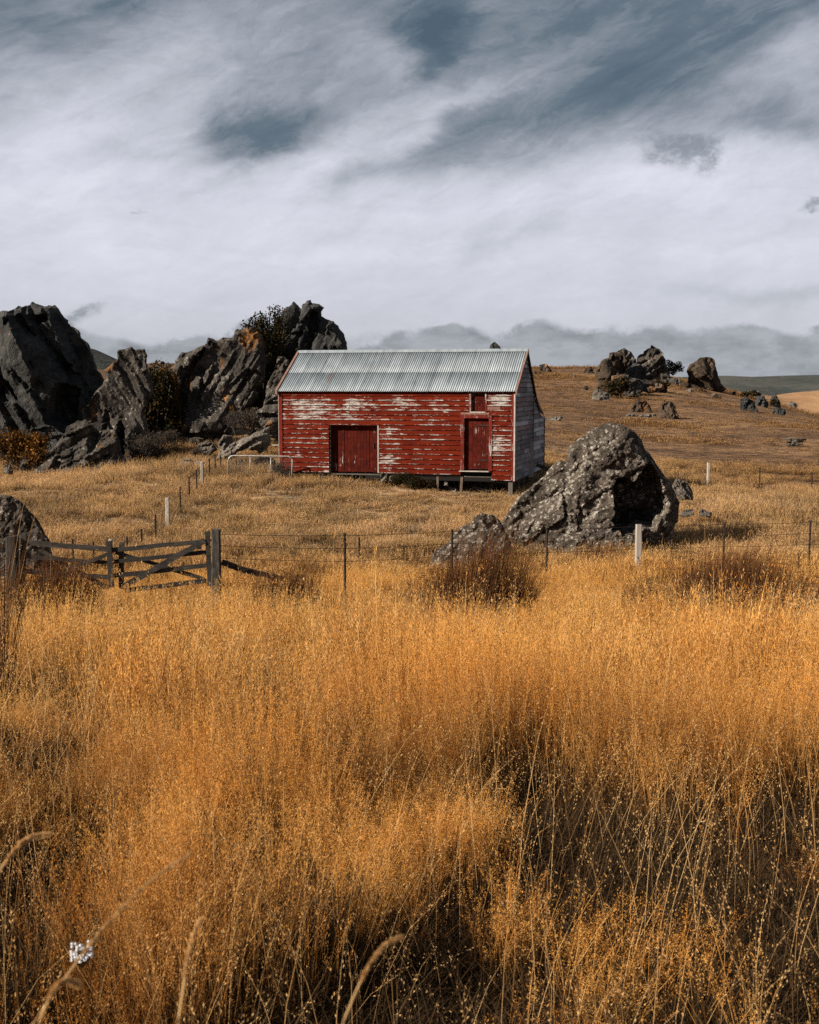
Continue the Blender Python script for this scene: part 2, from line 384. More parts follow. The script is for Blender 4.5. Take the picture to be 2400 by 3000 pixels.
# ---- far hills
def hill_mat(name, a, b, c3):
    m, nt, out = mat(name); p = wpos(nt); x, y, z = sep(nt, p)
    n_ = noise(nt, vmul(nt, p, (1, .5, 3.0)), .010, 8, .66, .6); f_ = noise(nt, p, .06, 6, .7)
    c = mixc(nt, (n_*.6+f_*.4).ss(.40, .58), a, b); c = mixc(nt, f_.ss(.54, .64)*.7, c, c3)
    finish(nt, out, c, 1, n_*1.0, .6, 8, .05); return m
mh_green = hill_mat('scrub_hill', (.052,.060,.058), (.092,.094,.084), (.11,.088,.068))  # cloud shadow over the hills is put into this dark grey-green colour
mh_gold = hill_mat('dry_hill', (.27,.155,.085), (.40,.235,.125), (.13,.10,.075))
mh_brown = hill_mat('brown_hill', (.095,.060,.042), (.16,.095,.06), (.06,.055,.045))
def ridge(name, pts, Y, depth, drop, mtl, rough=.02, seed=0, bend=0):
    """a hill whose crest is seen along pts; real front and back slopes"""
    P = [at(a, b, Y + bend*(a-CX)) for a, b in pts]
    xs = np.array([p.x for p in P]); zs = np.array([p.z for p in P]); yy = np.array([p.y for p in P])
    n = 160; X = np.linspace(xs[0], xs[-1], n); Zc = np.interp(X, xs, zs); Yc = np.interp(X, xs, yy)
    ts = np.linspace(-1, 1, 46); V = []
    for t_ in ts:
        prof = (math.cos(t_*math.pi)*.5+.5)
        Yv = Yc + t_*depth
        amp = rough*Y*(1-prof)**.7
        z = (Zc+drop)*prof - drop + amp*fbm(X/(Y*.10), Yv/(Y*.10), seed, 5) - amp*.3
        V.append(np.c_[X, Yv, z])
    V = np.concatenate(V); idx = np.arange(n*len(ts)).reshape(len(ts), n)
    Fq = np.c_[idx[:-1, :-1].ravel(), idx[:-1, 1:].ravel(), idx[1:, 1:].ravel(), idx[1:, :-1].ravel()]
    return tag(mesh_obj(name, V.tolist(), Fq.tolist(), mtl, smooth=True), kind='structure')
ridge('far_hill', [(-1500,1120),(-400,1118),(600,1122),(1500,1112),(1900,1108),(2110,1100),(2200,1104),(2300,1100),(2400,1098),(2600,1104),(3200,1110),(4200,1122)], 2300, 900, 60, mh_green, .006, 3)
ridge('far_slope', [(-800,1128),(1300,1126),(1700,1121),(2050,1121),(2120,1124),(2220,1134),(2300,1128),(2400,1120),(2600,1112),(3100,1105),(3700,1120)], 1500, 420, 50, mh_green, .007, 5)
ridge('dry_hillside', [(1500,1165),(1900,1150),(2060,1142),(2160,1146),(2260,1160),(2330,1150),(2400,1144),(2600,1130),(3000,1125),(3600,1150)], 620, 230, 45, mh_gold, .010, 8)
ridge('dry_hillside', [(1700,1215),(2050,1190),(2200,1188),(2290,1200),(2400,1208),(2600,1190),(3200,1180),(3600,1210)], 380, 90, 40, mh_gold, .010, 12)
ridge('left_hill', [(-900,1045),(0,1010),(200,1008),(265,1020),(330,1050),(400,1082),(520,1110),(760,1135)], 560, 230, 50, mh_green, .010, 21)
ridge('brown_hill', [(0,1090),(250,1078),(330,1084),(400,1075),(450,1062),(510,1064),(600,1085),(760,1110),(950,1130)], 430, 120, 40, mh_brown, .012, 33)

# ------------------------------------------------------------ rocks
def seg_dist(P, A, B):
    d = np.full(len(P), 1e9)
    for a, b in zip(A, B):
        ab = b-a; t_ = np.clip(((P-a)@ab)/max(ab@ab, 1e-9), 0, 1)
        d = np.minimum(d, np.hypot(*(P-(a+t_[:, None]*ab)).T))
    return d
def inside(P, poly):
    r = np.zeros(len(P), bool); x, y = P.T; n = len(poly); j = n-1
    for i in range(n):
        xi, yi = poly[i]; xj, yj = poly[j]
        c = ((yi > y) != (yj > y)) & (x < (xj-xi)*(y-yi)/(yj-yi+1e-12)+xi)
        r ^= c; j = i
    return r
def rock(name, label, pts, Y, T, mtl, res=.12, ang=55, cells=(2.2, .8), dents=(), seed=None, cat='rock', group=None, fac=1.0, back=None, sink=.35, tf=None, jag=1.0, micro=1.0, planes=22, dsq=2.0):
    """boulder from the outline it shows; own thickness front and back, split into blocks along its bedding"""
    seed = seed if seed is not None else abs(hash(label)) % 997
    seed = sum(ord(ch) for ch in label) % 997
    rg = np.random.default_rng(seed)
    if tf: pts = [tf(*p) for p in pts]
    W = [at(a, b, Y) for a, b in pts]
    poly = np.array([(p.x, p.z) for p in W])
    zmin = poly[:, 1].min(); hgt = poly[:, 1].max()-zmin
    low = poly[:, 1] < zmin + .16*hgt
    poly[low, 1] -= sink
    # resample and roughen the outline
    out = []
    for i in range(len(poly)):
        a, b = poly[i], poly[(i+1) % len(poly)]; L = np.hypot(*(b-a)); n = max(1, int(round(L/res)))
        for k in range(n): out.append(a+(b-a)*k/n)
    out = np.array(out)
    j = res*1.1*jag
    out = out + j*np.c_[fbm(out[:, 0]/(res*4), out[:, 1]/(res*4), seed, 3), fbm(out[:, 0]/(res*4)+50, out[:, 1]/(res*4), seed+9, 3)]
    x0, z0 = out.min(0); x1, z1 = out.max(0)
    gx, gz = np.meshgrid(np.arange(x0, x1, res), np.arange(z0, z1, res*.87))
    gx = gx + (np.arange(gx.shape[0]) % 2)[:, None]*res*.5
    Pn = np.c_[gx.ravel(), gz.ravel()] + rg.uniform(-.25, .25, (gx.size, 2))*res
    Pn = Pn[inside(Pn, out)]; Pn = Pn[seg_dist(Pn, out, np.roll(out, -1, 0)) > res*.45]
    allp = np.r_[out, Pn]; nb = len(out)
    vs, es, fs, ov, oe, of = geometry.delaunay_2d_cdt([Vector(p) for p in allp], [], [list(range(nb))], 1, 1e-5)
    P2 = np.array([(v.x, v.y) for v in vs])
    nxt = np.roll(out, -1, 0)
    up = ~((out[:, 1] < zmin+.10*hgt) & (nxt[:, 1] < zmin+.10*hgt))
    d = seg_dist(P2, out[up], nxt[up]); bd = seg_dist(P2, out, nxt) < 1e-4
    d = np.where(bd & (d < 1e-4), 0, d)
    dm = max(d.max(), 1e-3)
    prof = np.sqrt(np.clip(1-(1-np.clip(d/(dm*.95), 0, 1))**2, 0, 1))
    ca, sa = math.cos(R(ang)), math.sin(R(ang))
    qx = P2[:, 0]*ca+P2[:, 1]*sa; qz = P2[:, 1]*ca-P2[:, 0]*sa
    wx_ = fbm(P2[:, 0]/1.6, P2[:, 1]/1.6, seed, 2)*.25; wz_ = fbm(P2[:, 0]/2.6, P2[:, 1]/2.6, seed+20, 1)*.16
    def facets(size, amp, el_=4.0):
        u, v = (qx+wx_*size*.6)/(size*el_), (qz+wz_*size*.6)/size
        lo = np.array([u.min()-1, v.min()-1]); span = np.array([u.max(), v.max()])+1-lo
        K = int(span[0]*span[1])+3; sd = lo+rg.random((K, 2))*span
        o = rg.uniform(-1, 1, K); sl_ = rg.normal(0, 1, (K, 2))
        dd = (u[:, None]-sd[None, :, 0])**2+(v[:, None]-sd[None, :, 1])**2
        k_ = dd.argmin(1); ds = np.sort(dd, 1)[:, :2]; crack = np.clip((np.sqrt(ds[:, 1])-np.sqrt(ds[:, 0]))/.14, 0, 1)
        return amp*(o[k_]*.75+.40*sl_[k_, 0]*(u-sd[k_, 0])+.85*sl_[k_, 1]*(v-sd[k_, 1])) - amp*.30*(1-crack)
    def face(sgn, s2):
        bf = facets(cells[0]*hgt/8 if hgt > 3 else cells[0]*hgt/6, T*.30*fac)
        sf = facets(cells[1]*hgt/8 if hgt > 3 else cells[1]*hgt/6, T*.12*fac, 5.0) + facets(max(res*3.2, cells[1]*hgt/20), T*.03*min(fac, .5), 4)
        nz = -T*.035*np.abs(fbm(P2[:, 0]/(hgt*.22), P2[:, 1]/(hgt*.22), seed+s2, 4)) + T*.05*fbm(P2[:, 0]/(hgt*.3), P2[:, 1]/(hgt*.3), seed+s2+3, 2) + T*.02*micro*fbm(P2[:, 0]/(res*3), P2[:, 1]/(res*3), seed+s2+5, 3, .6)
        keep = np.clip(d/(.10*dm+.001), 0, 1)
        tl = rg.uniform(-.3, .3)*(P2[:, 0]-P2[:, 0].mean())/(np.ptp(P2[:, 0])*.5) + .12*np.clip((P2[:, 1].mean()-P2[:, 1])/(hgt*.5), -1, 1)
        D = T*prof*(1+tl); pool = np.nonzero(d > .12*dm)[0]; K = planes
        best = np.full(len(P2), 1e9)
        for s0 in rg.choice(pool, K):
            nn_ = np.hypot(*(P2-P2[s0]).T) < max(.30*dm, 3*res)
            A_ = np.c_[P2[nn_]-P2[s0], np.ones(nn_.sum())]; co = np.linalg.lstsq(A_, D[nn_], rcond=None)[0]
            co[:2] += rg.normal(0, .30*T/dm, 2); co[2] *= rg.uniform(.80, 1.02)
            best = np.minimum(best, (P2-P2[s0])@co[:2]+co[2])
        Dc = .22*D+.78*np.minimum(best, D*1.08)
        return np.maximum(Dc, .15*D) + keep*(bf+sf+nz)*.9
    f_ = face(-1, 0); b_ = (face(1, 40) if back is None else face(1, 40)*back)
    for (cx, cy, rx, rz, dep) in dents:
        if tf:
            c0 = tf(cx, cy); c1 = tf(cx+rx, cy+rz)
        else: c0 = (cx, cy); c1 = (cx+rx, cy+rz)
        a = at(*c0, Y); b = at(*c1, Y)
        rr = (np.abs((P2[:, 0]-a.x)/(b.x-a.x))**dsq+np.abs((P2[:, 1]-a.z)/(a.z-b.z))**dsq)**(1/dsq) + .34*fbm(P2[:, 0]*1.5, P2[:, 1]*1.5, seed, 3)
        f_ = f_ - dep*np.clip((1.05-rr)/.28, 0, 1)**.8
    f_ = np.maximum(f_, -b_+.12*T); f_[bd] = 0; b_[bd] = 0
    c = out.mean(0); base = Vector((c[0], Y, out[:, 1].min()))
    nv = len(P2)
    Vf = np.c_[P2[:, 0]-base.x, -f_, P2[:, 1]-base.z]; Vb = np.c_[P2[:, 0]-base.x, b_, P2[:, 1]-base.z]
    isb = bd
    bmap = np.arange(nv)+nv; bmap[isb] = np.nonzero(isb)[0]
    faces = []
    for f in fs:
        f = list(f)
        faces.append(f)
        faces.append([int(bmap[i]) for i in f][::-1])
    # orientation: front faces must look to -Y
    a, b2, c2 = [Vector(Vf[i]) for i in faces[0][:3]]
    if (b2-a).cross(c2-a).y > 0: faces = [f[::-1] for f in faces]
    # drop unused duplicates
    V = np.r_[Vf, Vb]; used = np.zeros(len(V), bool); used[np.concatenate([np.array(f) for f in faces])] = True
    re = np.cumsum(used)-1; V = V[used]; faces = [[int(re[i]) for i in f] for f in faces]
    ob = mesh_obj(name, V.tolist(), faces, mtl); ob.location = base
    return tag(ob, label=label, cat=cat, group=group)
z2 = lambda x, y: (x*.3246, 860+y*.3246)
z3 = lambda x, y: (460+x*.3478, 860+y*.3478)
z5 = lambda x, y: (x*.4638, 1400+y*.4638)
z6 = lambda x, y: (1200+x*.4928, 1220+y*.4928)
z8 = lambda x, y: (1900+x*.2899, 1300+y*.2899)
zh = lambda x, y: (1600+x*.4638, 980+y*.4638)
z4 = lambda x, y: (1450+x*.5507, 960+y*.5507)

rock('rock_tor', 'tall dark cliff-like rock tor filling the left edge behind the leaning slab',
     [(-520,1450),(-560,700),(-380,300),(-150,180),(-20,160),(40,155),(110,165),(160,120),(215,110),(220,90),(290,78),(350,95),(440,125),(510,118),(560,180),(610,220),(620,270),(660,290),(700,340),(740,420),(790,490),(820,560),(860,640),(900,720),(935,800),(935,870),(915,950),(880,1080),(860,1250),(840,1480),(600,1490),(300,1500),(0,1500)],
     62, 3.0, m_schist, .13, 118, (2.6, .9), fac=1.5, dents=[(655,1020,85,190,1.5), (370,240,110,36,1.0), (150,255,40,40,.6), (140,900,90,110,.9), (610,670,30,50,.6)], tf=z2)
rock('leaning_rock', 'tall leaning rock slab with blocky top and orange stained cleft',
     [(955,750),(960,690),(1000,620),(1040,590),(1060,520),(1110,500),(1140,475),(1200,480),(1215,505),(1290,505),(1320,550),(1340,640),(1320,690),(1345,740),(1375,800),(1370,900),(1330,1000),(1300,1080),(1310,1180),(1360,1300),(1400,1400),(1380,1540),(1290,1560),(1190,1560),(1100,1520),(1020,1400),(900,1300),(800,1230),(750,1130),(760,1050),(810,1000),(850,900),(930,840),(940,790)],
     57.5, 1.25, m_schist2, .10, 118, (2.0, .7), dents=[(1110,1290,50,130,.9), (960,1130,30,90,.6), (1040,690,30,20,.4), (980,780,12,22,.4), (1120,1420,30,60,.7)], tf=z2)
rock('low_rock', 'long low lichened grey rock sloping down left at foot of the leaning slab',
     [(180,1600),(200,1510),(270,1450),(370,1430),(450,1400),(520,1340),(590,1260),(620,1200),(700,1150),(780,1140),(840,1170),(880,1240),(960,1220),(1040,1250),(1080,1330),(1110,1420),(1150,1500),(1180,1580),(1000,1590),(800,1600),(600,1610),(500,1630),(350,1630),(220,1630)],
     55.6, 1.3, m_schist2, .09, 30, (1.8, .6), dents=[(860,1330,40,90,.5), (560,1500,30,60,.4)], tf=z2)
rock('rock', 'dark rounded rock tucked under the foot of the big left tor', [(230,1300),(290,1205),(370,1175),(450,1180),(480,1210),(560,1250),(640,1300),(640,1420),(300,1420),(240,1400)], 59, .8, m_schist, .10, 20, tf=z2)
rock('rock', 'small pale stone by the orange bush at far left', [(20,1600),(40,1545),(70,1530),(95,1545),(120,1600)], 53.5, .35, m_paler, .06, 20, tf=z2, sink=.15)
rock('rock_tor', 'broad cracked rock tor with small cave holes, left of the dark bushes',
     [(130,1250),(130,1050),(160,900),(170,760),(135,640),(170,540),(230,490),(340,460),(400,460),(420,430),(440,385),(520,390),(560,365),(640,350),(650,310),(690,300),(740,300),(745,280),(800,285),(830,330),(890,340),(910,420),(900,700),(850,900),(740,1000),(680,1080),(600,1180),(500,1240),(350,1290),(250,1290),(170,1270)],
     61, 1.9, m_schist2, .12, 58, (2.2, .8), dents=[(225,640,28,28,.9), (210,700,24,40,.5), (430,1190,150,26,.6), (480,480,22,60,.6), (660,620,24,110,.6)], tf=z3)
rock('rock_tor', 'highest rock tor, knobbly summit, rising behind the left end of the barn roof',
     [(840,1250),(860,600),(900,420),(960,300),(1000,200),(1060,130),(1100,95),(1160,80),(1205,105),(1215,130),(1235,125),(1240,90),(1275,80),(1275,55),(1300,50),(1320,75),(1370,80),(1410,105),(1415,150),(1400,195),(1470,210),(1530,260),(1560,340),(1590,420),(1590,500),(1600,1300),(1200,1340)],
     67, 2.4, m_schist, .13, 75, (2.3, .8), fac=1.3, dents=[(1320,270,40,110,1.2), (1330,170,45,20,.6)], tf=z3)
rock('layered_rock', 'stack of thin grey rock ledges against the barn left corner', [(830,1060),(840,990),(890,930),(930,850),(1040,805),(1160,800),(1180,1180),(1000,1200),(900,1130)], 57.2, 1.0, m_schist2, .08, 22, (1.5, .5), dents=[(960,1030,90,22,.6), (980,920,80,12,.35)], tf=z3)
rock('boulder', 'pointed boulder above the rock ledges beside the barn', [(915,900),(920,760),(960,690),(1000,640),(1050,640),(1085,700),(1090,860),(1040,900)], 60, .8, m_schist2, .08, 60, tf=z3)
rock('boulder', 'small round grey boulder high beside the barn roof edge', [(1010,680),(1010,590),(1020,540),(1080,530),(1115,570),(1110,680)], 62.5, .6, m_schist2, .08, 60, tf=z3)
rock('rock_slab', 'flat tilted grey slab lying behind the tubular gate', [(500,1385),(520,1345),(620,1270),(720,1210),(800,1190),(870,1170),(945,1125),(950,1200),(935,1300),(880,1340),(820,1330),(760,1310),(680,1340),(610,1400),(560,1440),(500,1430)], 54.5, .8, m_paler, .07, 28, (1.2, .5), tf=z3, sink=.1, dents=[(720,1335,110,28,.7)])
rock('boulder', 'upright grey boulder left of the flat tilted slab', [(510,1310),(530,1230),(570,1190),(620,1200),(650,1260),(650,1320)], 56, .5, m_paler, .07, 60, tf=z3)
rock('boulder', 'low split boulder between the grass and the broad tor', [(340,1300),(350,1265),(390,1245),(440,1255),(480,1270),(500,1320),(440,1340),(380,1330)], 56.2, .45, m_paler, .07, 20, tf=z3, sink=.15)
rock('boulder', 'flat pale rock in the grass left of the fence top', [(150,1470),(190,1410),(240,1390),(290,1400),(330,1430),(320,1470)], 53.3, .45, m_paler, .06, 20, tf=z3, sink=.15)
rock('boulder', 'small rock beside the upper pale fence post', [(310,1470),(320,1420),(360,1400),(400,1420),(410,1470)], 52.9, .4, m_paler, .06, 20, tf=z3, sink=.15)
rock('boulder', 'brown rock seen through the tubular gate, nearest the barn', [(790,1460),(800,1400),(850,1370),(930,1370),(990,1400),(1010,1470)], 52.6, .5, m_tanrock, .07, 10, tf=z3, sink=.15)
rock('boulder', 'dark rock seen through the left half of the tubular gate', [(600,1460),(630,1420),(680,1400),(720,1420),(730,1460)], 52.8, .4, m_schist2, .07, 10, tf=z3, sink=.15)

rock('boulder', 'huge lichen covered boulder with dark hollow, right of the barn',
     [(545,640),(600,540),(680,450),(740,400),(800,350),(850,290),(900,265),(930,265),(930,210),(980,150),(1040,110),(1080,80),(1150,50),(1190,40),(1260,45),(1330,80),(1380,130),(1400,190),(1450,250),(1500,330),(1560,410),(1610,510),(1600,580),(1570,650),(1550,760),(1250,800),(1180,810),(1000,830),(850,840),(700,840),(600,820),(560,740)],
     36.6, 1.75, m_lichen, .055, 38, (2.0, .7), dents=[(1318,505,150,170,2.4)], tf=z6, fac=.22, micro=2.4, jag=.55, planes=34, sink=.6, dsq=3.5)
rock('boulder', 'low rounded boulder behind the tall rushes, mid-field',
     [(70,900),(150,800),(240,740),(270,690),(320,650),(370,630),(380,600),(430,575),(490,580),(530,610),(560,660),(590,720),(620,790),(610,930),(300,940),(100,930)],
     34.2, .9, m_lichen, .05, 38, (1.4, .6), tf=z6, fac=.22, micro=2.4, jag=.55, planes=34, sink=.6)
rock('boulder', 'dark humped boulder behind the wooden gate at left edge',
     [(-330,520),(-260,300),(-150,160),(-50,110),(0,103),(70,110),(130,145),(180,200),(230,260),(280,330),(315,400),(330,520),(0,540)],
     32.6, 1.2, m_lichen, .06, 70, (1.6, .7), tf=z5, fac=.22, micro=2.4, jag=.55, planes=34, sink=.6)
rock('boulder', 'small white-grey stone just right of the huge boulder', [(235,470),(240,400),(265,365),(330,355),(380,380),(420,440),(445,500),(430,540),(300,540)], 44.5, .5, m_paler, .05, 130, (1.2, .5), tf=z8, sink=.1)
rock('boulder', 'flat brownish stone half buried behind the right fence', [(330,700),(350,660),(400,648),(450,665),(470,700)], 39.6, .4, m_paler, .05, 10, tf=z8, sink=.1)
rock('boulder', 'flat whitish stone in short grass behind the right fence', [(500,710),(520,670),(560,662),(600,680),(650,685),(640,712)], 39.5, .3, m_paler, .05, 10, tf=z8, sink=.1)

HC = 'rocks of the hilltop outcrop'
def hill_rock(label, pts, T, mt=m_tanrock, res=.22, ang=70, Y=None, tf=zh, base=None, **kw):
    q = [tf(*p) for p in pts]
    grow = kw.pop('grow', 1.0); gx_ = sum(a[0] for a in q)/len(q); gy_ = max(a[1] for a in q)
    q = [(gx_+(a-gx_)*grow, gy_+(b-gy_)*grow) for a, b in q]
    if Y is None:
        b = max(q, key=lambda a: a[1]) if base is None else tf(*base)
        bx = sum(a[0] for a in q)/len(q); Y = hit(bx, b[1]).y + T*.5
    return rock('rock', label, q, Y, T, mt, res, ang, **kw)
hill_rock('left bulging rock of the hilltop outcrop', [(315,330),(318,210),(345,170),(390,160),(430,195),(445,260),(440,330),(370,340)], 1.7)
hill_rock('orange-faced rock second from left on the hilltop outcrop', [(385,330),(385,160),(395,120),(430,103),(470,112),(505,150),(520,200),(520,330)], 2.0, Y=124)
hill_rock('dark rough-topped rock in the middle of the hilltop outcrop', [(470,330),(455,110),(490,98),(540,115),(570,150),(582,210),(580,330)], 2.0, m_schist2, Y=127)
hill_rock('highest capped rock of the hilltop outcrop', [(560,330),(562,150),(575,125),(615,110),(640,80),(670,66),(715,82),(727,110),(760,160),(778,210),(780,330)], 2.4, m_schist2, Y=130, ang=40)
hill_rock('dark rock wedged between orange-faced rock and capped rock', [(515,340),(525,210),(560,170),(600,180),(645,220),(655,340)], 1.8, m_schist, Y=125.5)
hill_rock('brown mossy lump low in the middle of the hilltop outcrop', [(575,372),(590,310),(640,285),(700,285),(755,318),(765,360),(680,368)], 1.3, m_tanrock, ang=20, Y=118)
hill_rock('small dark block at the left front of the hilltop outcrop', [(315,360),(322,320),(350,305),(378,322),(380,362)], .8, m_schist)
hill_rock('low rubble under the hooked tor on its left', [(850,330),(870,300),(920,310),(985,335),(1000,352),(900,348)], .8, m_tanrock, ang=20)
hill_rock('jumble of low dark rocks at foot of the hilltop outcrop', [(395,370),(400,310),(420,268),(500,262),(560,270),(620,280),(700,300),(760,335),(770,358),(620,360),(560,385),(450,388)], 1.4, m_schist2, ang=20)
hill_rock('grey boulder rounded at the front of the hilltop outcrop', [(490,380),(490,330),(515,305),(550,305),(575,335),(575,385)], 1.0, m_schist2, Y=112)
hill_rock('low dark rock right of the hilltop outcrop base', [(720,310),(730,255),(770,250),(830,280),(860,300),(850,320)], 1.0, m_schist2)
hill_rock('lone hooked rock tor on the right slope of the hilltop', [(890,300),(885,240),(910,190),(960,160),(985,146),(1030,153),(1065,190),(1080,240),(1095,280),(1140,330),(1110,350),(1000,340)], 1.9, m_tanrock, ang=130, dents=[(930,240,30,22,.8)])
hill_rock('flat pale rock at left foot of the hilltop outcrop', [(280,415),(310,370),(350,345),(400,370),(412,412)], .9, m_paler, ang=20)
hill_rock('pale broken ledge left of the hilltop outcrop', [(240,290),(245,225),(275,210),(310,215),(312,290)], 1.0, m_tanrock, Y=131)
hill_rock('tiny pale stone left of the hilltop outcrop', [(172,275),(178,253),(195,255),(202,275)], .4, m_paler, res=.12)
hill_rock('small stone with orange edge at left foot of outcrop', [(230,352),(240,328),(262,330),(268,350)], .5, m_tanrock, res=.12)
hill_rock('left one of two boulders in mid slope below the outcrop', [(525,492),(540,450),(565,420),(600,405),(630,420),(655,455),(665,490)], .9, m_tanrock, res=.13)
hill_rock('right one of two boulders in mid slope, casting a shadow', [(695,520),(705,460),(745,420),(790,422),(822,460),(838,512),(800,532),(740,532)], 1.0, m_tanrock, res=.13, ang=110)
hill_rock('long flat pale rock shelf beside the mid slope boulders', [(490,516),(520,503),(620,498),(700,505),(690,516),(600,524)], .5, m_paler, res=.13, sink=.1)
hill_rock('flat pale rocks in the grass above the huge boulder', [(0,545),(10,528),(60,518),(100,512),(112,525),(80,540)], .4, m_paler, res=.13, sink=.1)
hill_rock('dark rock just right of the barn roof on skyline, left of pair', [(190,310),(185,230),(215,218),(245,232),(270,260),(292,300),(280,312)], 1.1, m_schist2, tf=z4, Y=128)
hill_rock('dark rock on the skyline right of the barn, right of pair', [(235,262),(240,205),(262,198),(290,212),(312,240),(345,258),(320,268)], 1.1, m_schist2, tf=z4, Y=132)
hill_rock('pointed rock tip showing above the barn ridge', [(1425,1170),(1433,1050),(1438,1012),(1447,1003),(1454,999),(1466,1012),(1473,1030),(1485,1080),(1495,1170)], 1.4, m_schist, tf=lambda x, y: (x, y), Y=96, jag=.5)
hill_rock('black squat rock in the cluster at the right hill edge', [(1230,480),(1238,430),(1270,413),(1312,438),(1328,486)], .9, m_schist, res=.13, grow=1.3, planes=9)
hill_rock('leaning dark rock in the cluster at the right hill edge', [(1325,455),(1338,410),(1368,398),(1392,428),(1390,455)], .8, m_schist, res=.13, grow=1.3, planes=9)
hill_rock('knob-topped dark rock in the cluster at the right hill edge', [(1400,455),(1425,440),(1428,408),(1450,402),(1466,425),(1475,455)], .7, m_schist, res=.13, grow=1.3, planes=9)
hill_rock('rightmost round dark rock at the right hill edge', [(1425,500),(1440,468),(1480,457),(1512,475),(1522,498),(1500,510)], .8, m_schist, res=.13)
hill_rock('low rock ledge between hooked tor and right cluster', [(1040,385),(1060,372),(1110,385),(1125,400),(1080,405)], .6, m_schist2, res=.13)
hill_rock('small flat rock under the hooked tor', [(880,352),(900,340),(935,348),(925,362)], .5, m_paler, res=.13)
hill_rock('small dark rock on slope right of the hooked tor', [(1170,385),(1180,366),(1200,368),(1205,385)], .5, m_schist2, res=.13)
for lb, x, y, s in (('pale rock patch on the far dry hillside under the dark hills', 2210, 1150, 24), ('lower rock patch on the far dry hillside', 2318, 1187, 16)):
    hill_rock(lb, [(x-s*1.4, y+s*.4), (x-s, y-s*.2), (x-s*.2, y-s*.4), (x+s*.5, y-s*.15), (x+s*1.4, y+s*.4), (x, y+s*.6)], 3, m_paler, res=.7, tf=lambda a, b: (a, b), Y=330 if s < 20 else 545, sink=3)

# ------------------------------------------------------------ barn
TH = R(15)
CR = at(1505, 1388, 47.7)
LEN, EAVE, RIDY, RIDZ, MAIN, LEAN = 9.92, 3.40, 2.6, 5.02, 4.7, 7.86
ux, uy = Vector((math.cos(TH), -math.sin(TH), 0)), Vector((math.sin(TH), math.cos(TH), 0))
FLOOR = 1.47-EAVE
B0 = Vector((CR.x, CR.y, FLOOR)) - ux*LEN
barn = empty('barn', B0, -TH, label='weathered red weatherboard barn with corrugated iron roof standing on stumps', cat='barn')
def wl(zx, zy):                                         # point of the front wall seen at a close-up pixel
    px, py = 800+zx/2.0294, 980+zy/2.0294
    d = ray(px, py); n = -uy
    t_ = (B0-EYE).dot(n)/d.dot(n); q = EYE+d*t_-B0
    return q.dot(ux), q.z
def toB(p):
    q = Vector(p)-B0; return Vector((q.dot(ux), q.dot(uy), q.z))

def paint_mat(name, red, dark, amt=0.0, vertical=False, spots=()):
    m, nt, out = mat(name); p = opos(nt); x, y, z = sep(nt, p)
    rnd = orand(nt)
    gen = S(nt, node(nt, 'ShaderNodeTexCoord').outputs['Generated']); gx_, gy_, gz_ = sep(nt, gen)
    pk = S(nt, node(nt, 'ShaderNodeAttribute', attribute_name='peel', attribute_type='OBJECT').outputs['Fac'])
    s = (2.4, 1, 13) if not vertical else (14, 1, 1.5)
    off = comb(nt, rnd*37.0, 0., rnd*11.0)
    a = noise(nt, vmul(nt, p, s, off), 1.0, 8, .72, .5)
    b = noise(nt, vmul(nt, p, tuple(v*4.5 for v in s), off), 1.0, 5, .7)
    lo = noise(nt, comb(nt, x*.7, 0., z*1.0), 1.0, 3, .6)
    v = a*.62 + b*.38 + (lo-.5)*.44 + pk
    if not vertical:
        v = v + gz_.ss(.34, .02, 0., .105) - gz_.ss(.6, .95, 0., .05)
    for (sx, sz, rx, rz, am) in spots:
        du, dv = (x-sx)/rx, (z-sz)/rz
        v = v + (0.0-(du*du+dv*dv)).exp()*am
    f = v.ss(.606-amt, .650-amt)
    w2 = noise(nt, vmul(nt, p, tuple(q*1.7 for q in s), off), 1.0, 6, .75)
    under = mixc(nt, w2.ss(.40, .62), (.25,.215,.19), (.60,.56,.53))
    under = mixc(nt, v.ss(.74-amt, .86-amt)*.5, under, (.38,.33,.30))
    rc = mixc(nt, noise(nt, vmul(nt, p, (.8,1,2.5), off), 1.3, 6, .7).ss(.32, .68), red, dark)
    rc = mixc(nt, rnd.ss(.0, 1.)*.35, rc, dark)
    fadec = noise(nt, vmul(nt, p, (3.5,1,20) if not vertical else (25,1,3), off), 1.0, 6, .75).ss(.56, .75)*.35
    rc = mixc(nt, fadec, rc, (.34,.085,.04))
    finish(nt, out, mixc(nt, f, rc, under), .9, a*.6 + b*.3 - f*.25, .5, .015, .04)
    return m
m_red = paint_mat('peeling_red_paint', (.175,.020,.0065), (.085,.010,.005), 0.006, spots=[(1.2,2.95,1.0,.35,.07), (3.2,2.9,.40,.40,.085), (1.3,2.3,.9,.35,.06), (3.2,1.9,.9,.3,.04), (5.2,2.95,.7,.2,.07), (9.3,3.05,.5,.25,.17), (9.2,1.4,.55,1.2,.085), (4.7,.9,.4,.8,.05), (1.9,1.4,.5,.7,.04), (7.2,2.55,.35,.1,.14)])
m_redv = paint_mat('red_door_paint', (.120,.016,.009), (.045,.008,.006), -.012, True)
m_frame = paint_mat('peeling_frame_paint', (.20,.028,.018), (.13,.02,.014), .065, True)
